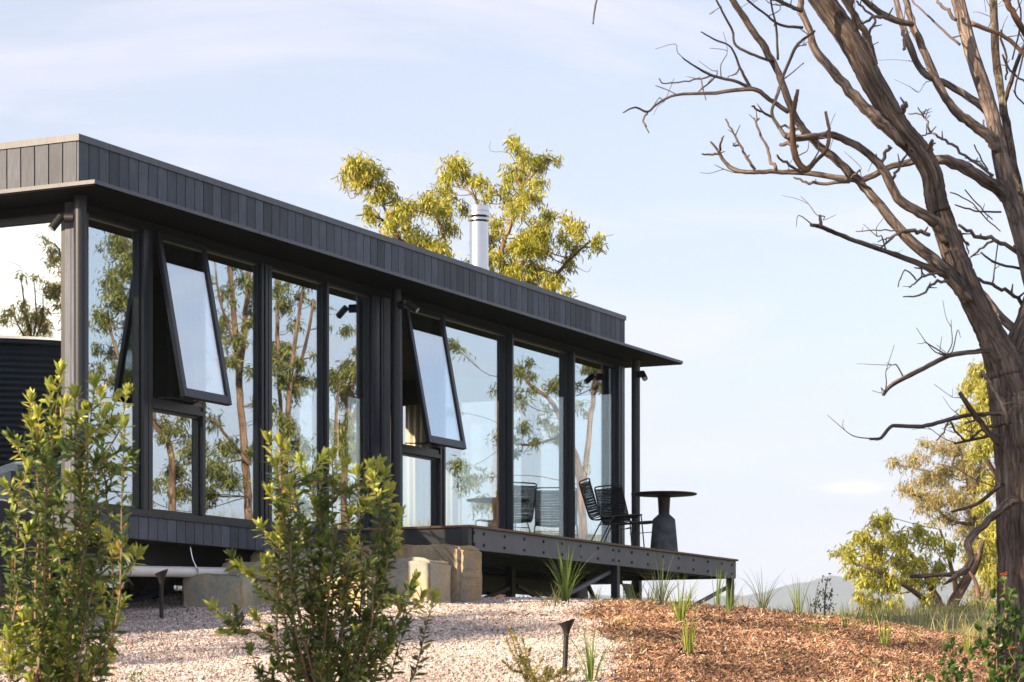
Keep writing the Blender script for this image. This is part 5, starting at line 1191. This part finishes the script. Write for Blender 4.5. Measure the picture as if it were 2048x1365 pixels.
def needles(name, label, basepx, tips, seed):
    q = on_ground(*basepx); 
    shrub(name, label, basepx, q[1], tips, seed, .032, .008, ([(.20, .21, .06), (.28, .26, .08)], [1, 1]), ([(.40, .35, .10), (.32, .3, .08)], [1, 1]), .5, .004, .0022, .08, 10, 16, T_GUM, 'blade', "plant", .12, 2, .02)
needles("feathery_plant", "small feathery yellow green plant on the gravel before the garden light", (1075, 1380), [(1018, 1258, 1), (1030, 1275, 1), (1045, 1280, 1), (1012, 1280, 1), (1060, 1300, 0), (1085, 1320, 1), (1095, 1335, 0), (1050, 1340, 0), (1120, 1340, 0), (1070, 1345, 0), (1100, 1352, 0), (1040, 1310, 0)], 63)
PW = ([(.06, .12, .03), (.08, .15, .04), (.11, .17, .05)], [3, 3, 1]); PN = ([(.14, .22, .05), (.10, .18, .04)], [1, 1])
def weed(label, basepx, tips, seed, Y=None, L=.055, W=.036, filler=10):
    Y = Y or on_ground(*basepx)[1]
    shrub("broad_leaf_weed", label, basepx, Y, tips, seed, L, W, PW, PN, .35, .006, .034, .15, filler, 4, T_OVAL, 'shrubleaf', "plant", .12, 3, .04)
weed("tall broad leaved weed growing against the dead trunk", (2010, 1420), [(2008, 1165, 1), (1985, 1195, 0), (2020, 1190, 0), (1990, 1220, 1), (1975, 1240, 0), (2012, 1215, 0), (2030, 1245, 0), (1960, 1260, 0), (1990, 1265, 0), (2040, 1280, 0), (1970, 1290, 0), (2000, 1300, 0), (2035, 1320, 0), (1975, 1320, 1), (2010, 1340, 1), (2046, 1345, 0), (1985, 1350, 0)], 64, 15.6, .07, .045, 16)
weed("small broad leaved weed at the bottom right of the mulch", (1905, 1400), [(1905, 1290, 0), (1890, 1300, 0), (1920, 1305, 0), (1885, 1325, 0), (1930, 1325, 0), (1905, 1340, 0), (1890, 1350, 1), (1940, 1350, 0)], 65, 16.2, .06, .04, 5)
weed("low feathery weed at the bottom edge of the mulch", (1815, 1400), [(1800, 1345, 0), (1820, 1340, 0), (1835, 1350, 0), (1790, 1355, 0), (1850, 1358, 0)], 66, 16.0, .04, .012, 8)
weed("seedling with round leaves on the gravel left of the centre shrub", (276, 1372), [(268, 1350, 1), (280, 1348, 1), (262, 1358, 1)], 67, 16.2, .03, .018, 0)

# flower heads on the tall weed
for px, py in ((2008, 1150), (2022, 1298)):
    g = np.random.default_rng(px); p = P(px, py, 15.5); n = 26; a = g.random(n) * 6.28
    D = np.stack([np.cos(a), np.sin(a), g.uniform(.1, 1.2, n)], 1); stv = P(px + 2, py + 60, 15.6)
    e = empty("flower", tuple(stv)); tag(e, "red spiky flower head above the tall weed" if py < 1200 else "orange spiky flower head low on the tall weed", "flower")
    MB().tube(spline([(0, 0, 0), (p - stv) * .5 + [.004, 0, 0], p - stv], 3), .0025, 5).build("stem", M['stem'], e)
    leaf_obj("petals", [leaves(np.repeat(p[None], n, 0), D, .028, .006, palette(g, n, [(.5, .10, .06), (.55, .2, .10)], [1, 1]), T_GUM, .1, g)], M['blade'], e, stv)

# ------------------------------------------------------------------ grasses
def blades(base, n, h, spread, lean, g, pal, w=.006, seg=5, rad=.03):
    a = g.random(n) * 6.283; rr = rad * np.sqrt(g.random(n)); b0 = np.stack([rr * np.cos(a), rr * np.sin(a), np.full(n, -.02)], 1) + base
    L = h * g.uniform(.45, 1.08, n); ln = lean * g.uniform(.1, 1.2, n); d = np.stack([np.cos(a), np.sin(a)], 1)
    t = np.linspace(0, 1, seg); sid = np.stack([-d[:, 1], d[:, 0], np.zeros(n)], 1)
    tw_ = g.normal(0, .9, n); sid = sid * np.cos(tw_)[:, None] + np.concatenate([d, np.zeros((n, 1))], 1) * np.sin(tw_)[:, None]
    out = (ln[:, None] * (.35 * t + .65 * t ** 2.2)) * L[:, None]; up = L[:, None] * (t - .38 * np.minimum(1.2, ln)[:, None] ** 1.5 * t ** 3)
    c = b0[:, None] + np.stack([out * d[:, :1], out * d[:, 1:], up], -1)
    ww = w * g.uniform(.7, 1.3, n)[:, None] * (1 - t[None] ** 1.6 * .96) * (.6 + .4 * np.minimum(1, t * 5))[None]
    v = np.stack([c - sid[:, None] * ww[..., None] / 2, c + sid[:, None] * ww[..., None] / 2], 2).reshape(-1, 3)
    k = seg * 2; i = np.arange(seg - 1) * 2; q = np.stack([i, i + 1, i + 3, i + 2], -1)
    f = (q[None] + (np.arange(n) * k)[:, None, None]).reshape(-1, 4)
    return v, f, np.repeat(palette(g, n, *pal), k, 0)
PG = {'green': ([(.13, .21, .055), (.17, .26, .06), (.24, .29, .08), (.36, .31, .14)], [4, 4, 2, .4]), 'dark': ([(.085, .12, .055), (.12, .145, .065), (.26, .21, .11)], [4, 3, .6]),
      'lime': ([(.24, .30, .06), (.30, .34, .07), (.18, .26, .05)], [3, 3, 2])}
def tuft(label, px, py, hpx, n, lean, kind, seed, w=.006, rad=.03, name="grass_tuft", Y=None):
    g = np.random.default_rng(seed); q = on_ground(px, py)
    v, f, c = blades(np.zeros(3), n, hpx / F * q[1], 0, lean, g, PG[kind], w, 6, rad)
    o = link(name, np_mesh(name, v, [f], M['blade'], True, c), None, tuple(q))
    tag(o, label, "grass", "grass tufts planted in the mulch"); return o
tuft("large arching green tuft below the left half of the deck edge", 1131, 1206, 140, 56, .62, 'green', 71, .010, .03)
tuft("dark sparse tuft under the table end of the deck", 1323, 1212, 135, 26, .75, 'dark', 72, .010)
tuft("brightest lime green tuft in the sun below the table", 1360, 1247, 112, 44, .42, 'lime', 73, .011)
tuft("narrow lime tuft in front of the brightest tuft", 1377, 1312, 104, 40, .22, 'lime', 74, .010, .03)
tuft("thin upright tuft crossing the right deck brace", 1432, 1216, 125, 18, .32, 'green', 75, .009)
tuft("thin tuft at the foot of the far right deck post", 1457, 1230, 100, 16, .28, 'green', 76, .009)
tuft("dark open tuft on the crest just right of the deck", 1526, 1222, 100, 26, .95, 'dark', 77, .010)
tuft("upright green tuft on the crest before the distant hill", 1599, 1228, 95, 24, .38, 'green', 78, .011)
tuft("short dark tuft beside the upright green crest tuft", 1624, 1232, 66, 14, .4, 'dark', 79, .011)
tuft("low green tuft on the crest before the spreading tree", 1690, 1258, 58, 20, .5, 'green', 80, .010)
tuft("fresh green tuft alone on the shaded mulch slope", 1769, 1294, 84, 30, .35, 'lime', 81, .010)
tuft("small pale tuft near the right end of the mulch crest", 1826, 1290, 45, 14, .4, 'lime', 82, .005)
tuft("bright tuft left of the tall weed", 1941, 1318, 96, 26, .3, 'lime', 83, .010)
tuft("long arching sparse grass at the bottom beside the garden light", 1183, 1366, 180, 30, .8, 'green', 84, .009)
tuft("wispy seedling tuft on the sunny mulch beside the gravel", 1247, 1252, 42, 16, .6, 'lime', 85, .004)
tuft("wispy seedling tuft on the crest under the deck column", 1260, 1208, 55, 16, .9, 'dark', 86, .004)
tuft("long thin grass stalks in front of the tall weed", 2020, 1364, 210, 12, .35, 'lime', 87, .005)
tuft("tiny pale seedling in the middle of the mulch", 1640, 1340, 26, 10, .6, 'lime', 88, .003)
tuft("tiny seedling pair left of the narrow lime tuft", 1290, 1285, 28, 10, .6, 'lime', 89, .003)
tuft("loose low green patch on the mulch below the crest tuft", 1612, 1262, 34, 60, 1.1, 'green', 90, .005, .16)

gG = np.random.default_rng(99)
V, Fq, C, n = [], [], [], 0
def add_patch(x0, x1, y0, y1, cnt, h, kind, lean=.7, cond=None):
    global n
    xs = gG.uniform(x0, x1, cnt); ys = gG.uniform(y0, y1, cnt)
    if cond is not None: k = cond(xs, ys); xs, ys = xs[k], ys[k]
    if not len(xs): return
    bs = np.stack([xs, ys, hgt(xs, ys) + CZ], 1)
    v, f, c = blades(bs, len(xs), h, 0, lean, gG, kind, .010 if h > .25 else .006, 4, .02)
    V.append(v); Fq.append(f + n); C.append(c); n += len(v)
DRY = ([(.52, .44, .22), (.44, .38, .16), (.28, .29, .10), (.18, .21, .07)], [3, 3, 2, 1.4])
GRN = ([(.09, .13, .04), (.14, .16, .05), (.22, .20, .09)], [3, 3, 1])
add_patch(-7, -2.2, 21.6, 31, 9000, .16, GRN, cond=lambda x, y: y > 23.0 + .55 * (x + 2.6) * (x < -2.6))
add_patch(-2.2, 5, 24.6, 33, 5000, .14, GRN)
add_patch(4.5, 12, 24.6, 46, 9000, .30, DRY)
add_patch(.7, 4.6, 21.8, 24.6, 1500, .09, GRN); add_patch(2.5, 4.4, 18.5, 23, 420, .09, GRN)
for _ in range(70):
    cx_ = gG.uniform(.9, 4.2); cy_ = gG.uniform(17.0, 23.6); add_patch(cx_ - .06, cx_ + .06, cy_ - .06, cy_ + .06, gG.integers(4, 16), gG.uniform(.05, .16), GRN)
for _ in range(22):
    cx_ = gG.uniform(.3, 3.4); cy_ = gG.uniform(22.0, 24.0); add_patch(cx_ - .05, cx_ + .05, cy_ - .05, cy_ + .05, gG.integers(6, 16), gG.uniform(.15, .38), GRN, .6)
add_patch(8, 26, 26, 46, 9000, .30, DRY)
o = link("grass", np_mesh("grass", np.vstack(V), [np.vstack(Fq)], M['blade'], True, np.vstack(C))); tag(o, "rough grass growing behind the cabin and beyond the mulch", "grass", kind="stuff")

# ------------------------------------------------------------------ gravel and bark mulch
def scatter(name, label, cat, cnt, tv, tf, cond, size, pal, m, seed, sink=.25, flat=(1, 1, 1), tiltmax=1.2, patch=.14, xr=(-5.6, 5.6), yr=(15.2, 24.2)):
    g = np.random.default_rng(seed); X = g.uniform(*xr, cnt * 4); Y = g.uniform(*yr, cnt * 4)
    k = (np.abs(X / Y) < .225) & cond(X, Y); X, Y = X[k][:cnt], Y[k][:cnt]; n_ = len(X)
    k = len(tv); s = size * g.lognormal(0, .32, n_)
    vv = tv[None] * np.array(flat)[None, None] * s[:, None, None] * g.uniform(.75, 1.25, (n_, 1, 3))
    vv = vv + g.normal(0, .10, (n_, k, 3)) * s[:, None, None] * np.array(flat)
    a = g.uniform(0, 6.283, n_); b_ = g.normal(0, tiltmax * .35, n_); c_ = g.normal(0, tiltmax * .35, n_)
    ca, sa_, cb, sb, cc, s_c = np.cos(a), np.sin(a), np.cos(b_), np.sin(b_), np.cos(c_), np.sin(c_)
    x, y, z = vv[..., 0], vv[..., 1], vv[..., 2]
    y, z = y * cc[:, None] - z * s_c[:, None], y * s_c[:, None] + z * cc[:, None]
    x, z = x * cb[:, None] + z * sb[:, None], -x * sb[:, None] + z * cb[:, None]
    x, y = x * ca[:, None] - y * sa_[:, None], x * sa_[:, None] + y * ca[:, None]
    Zg = hgt(X, Y) + CZ + s * flat[2] * sink + g.random(n_) * size * .35
    v = np.stack([x + X[:, None], y + Y[:, None], z + Zg[:, None]], -1).reshape(-1, 3)
    f = (np.array(tf)[None] + (np.arange(n_) * k)[:, None, None]).reshape(-1, 3)
    lf = np.zeros(n_)
    for a_, b_, c_, d_ in ((2.1, 1.1, .3, 1), (-1.3, 2.7, 1.9, .8), (4.3, -2.2, 4.0, .7), (7.1, 3.9, 2.2, .5), (-6.0, 8.3, .7, .4), (13., 9., 3.3, .35)):
        lf += d_ * np.sin(a_ * X + b_ * Y + c_ + 1.3 * np.sin(.9 * b_ * X - a_ * .7 * Y))
    lf = 1 + patch * lf / 2.2
    o = link(name, np_mesh(name, v, [f], m, False, np.repeat(palette(g, n_, *pal, jit=.14) * lf[:, None], k, 0))); tag(o, label, cat, kind="stuff")
octv = np.array([[1, 0, 0], [0, 1, 0], [-1, 0, 0], [0, -1, 0], [.1, .1, .8], [0, 0, -.8]]) * .5
octf = [(0, 1, 4), (1, 2, 4), (2, 3, 4), (3, 0, 4), (1, 0, 5), (2, 1, 5), (3, 2, 5), (0, 3, 5)]
gE = np.random.default_rng(123)
ovl = lambda x, y: (x < gravel_edge(y) + gE.normal(0, .07, len(x)) + .25 * (gE.random(len(x)) < .02)) & (y < 23.9 - .55 * np.clip(-x - 2.3, 0, 4))
scatter("gravel", "pale pinkish gravel covering the slope before the cabin", "gravel", 165000, octv, octf, ovl, .0155,
        ([(.50, .44, .405), (.42, .345, .31), (.58, .53, .50), (.27, .185, .155), (.16, .12, .11), (.44, .42, .415)], [5, 4, 3.4, 1.8, 1.2, 2.4]), M['stone'], 5, .15)
chv = np.array([[-1, -.5, -.1], [-1, .5, -.1], [1, -.3, -.1], [1, .3, -.1], [-.3, 0, .25], [.9, 0, .18]]) * .5
chf = [(0, 2, 5), (0, 5, 4), (1, 5, 3), (1, 4, 5), (0, 4, 1), (2, 3, 5), (0, 1, 3), (0, 3, 2)]
scatter("bark_mulch", "reddish brown bark mulch on the slope right of the gravel", "mulch", 110000, chv, chf, lambda x, y: (x > gravel_edge(y) + gE.normal(0, .06, len(x)) - .8 * (gE.random(len(x)) < .012)) & (y < 24.3), .042,
        ([(.32, .175, .105), (.20, .108, .070), (.43, .28, .18), (.075, .046, .035), (.53, .41, .30)], [4, 4, 3, 3.2, 1.8]), M['chip'], 6, .3, (1, .26, .30), 1.3, .5)
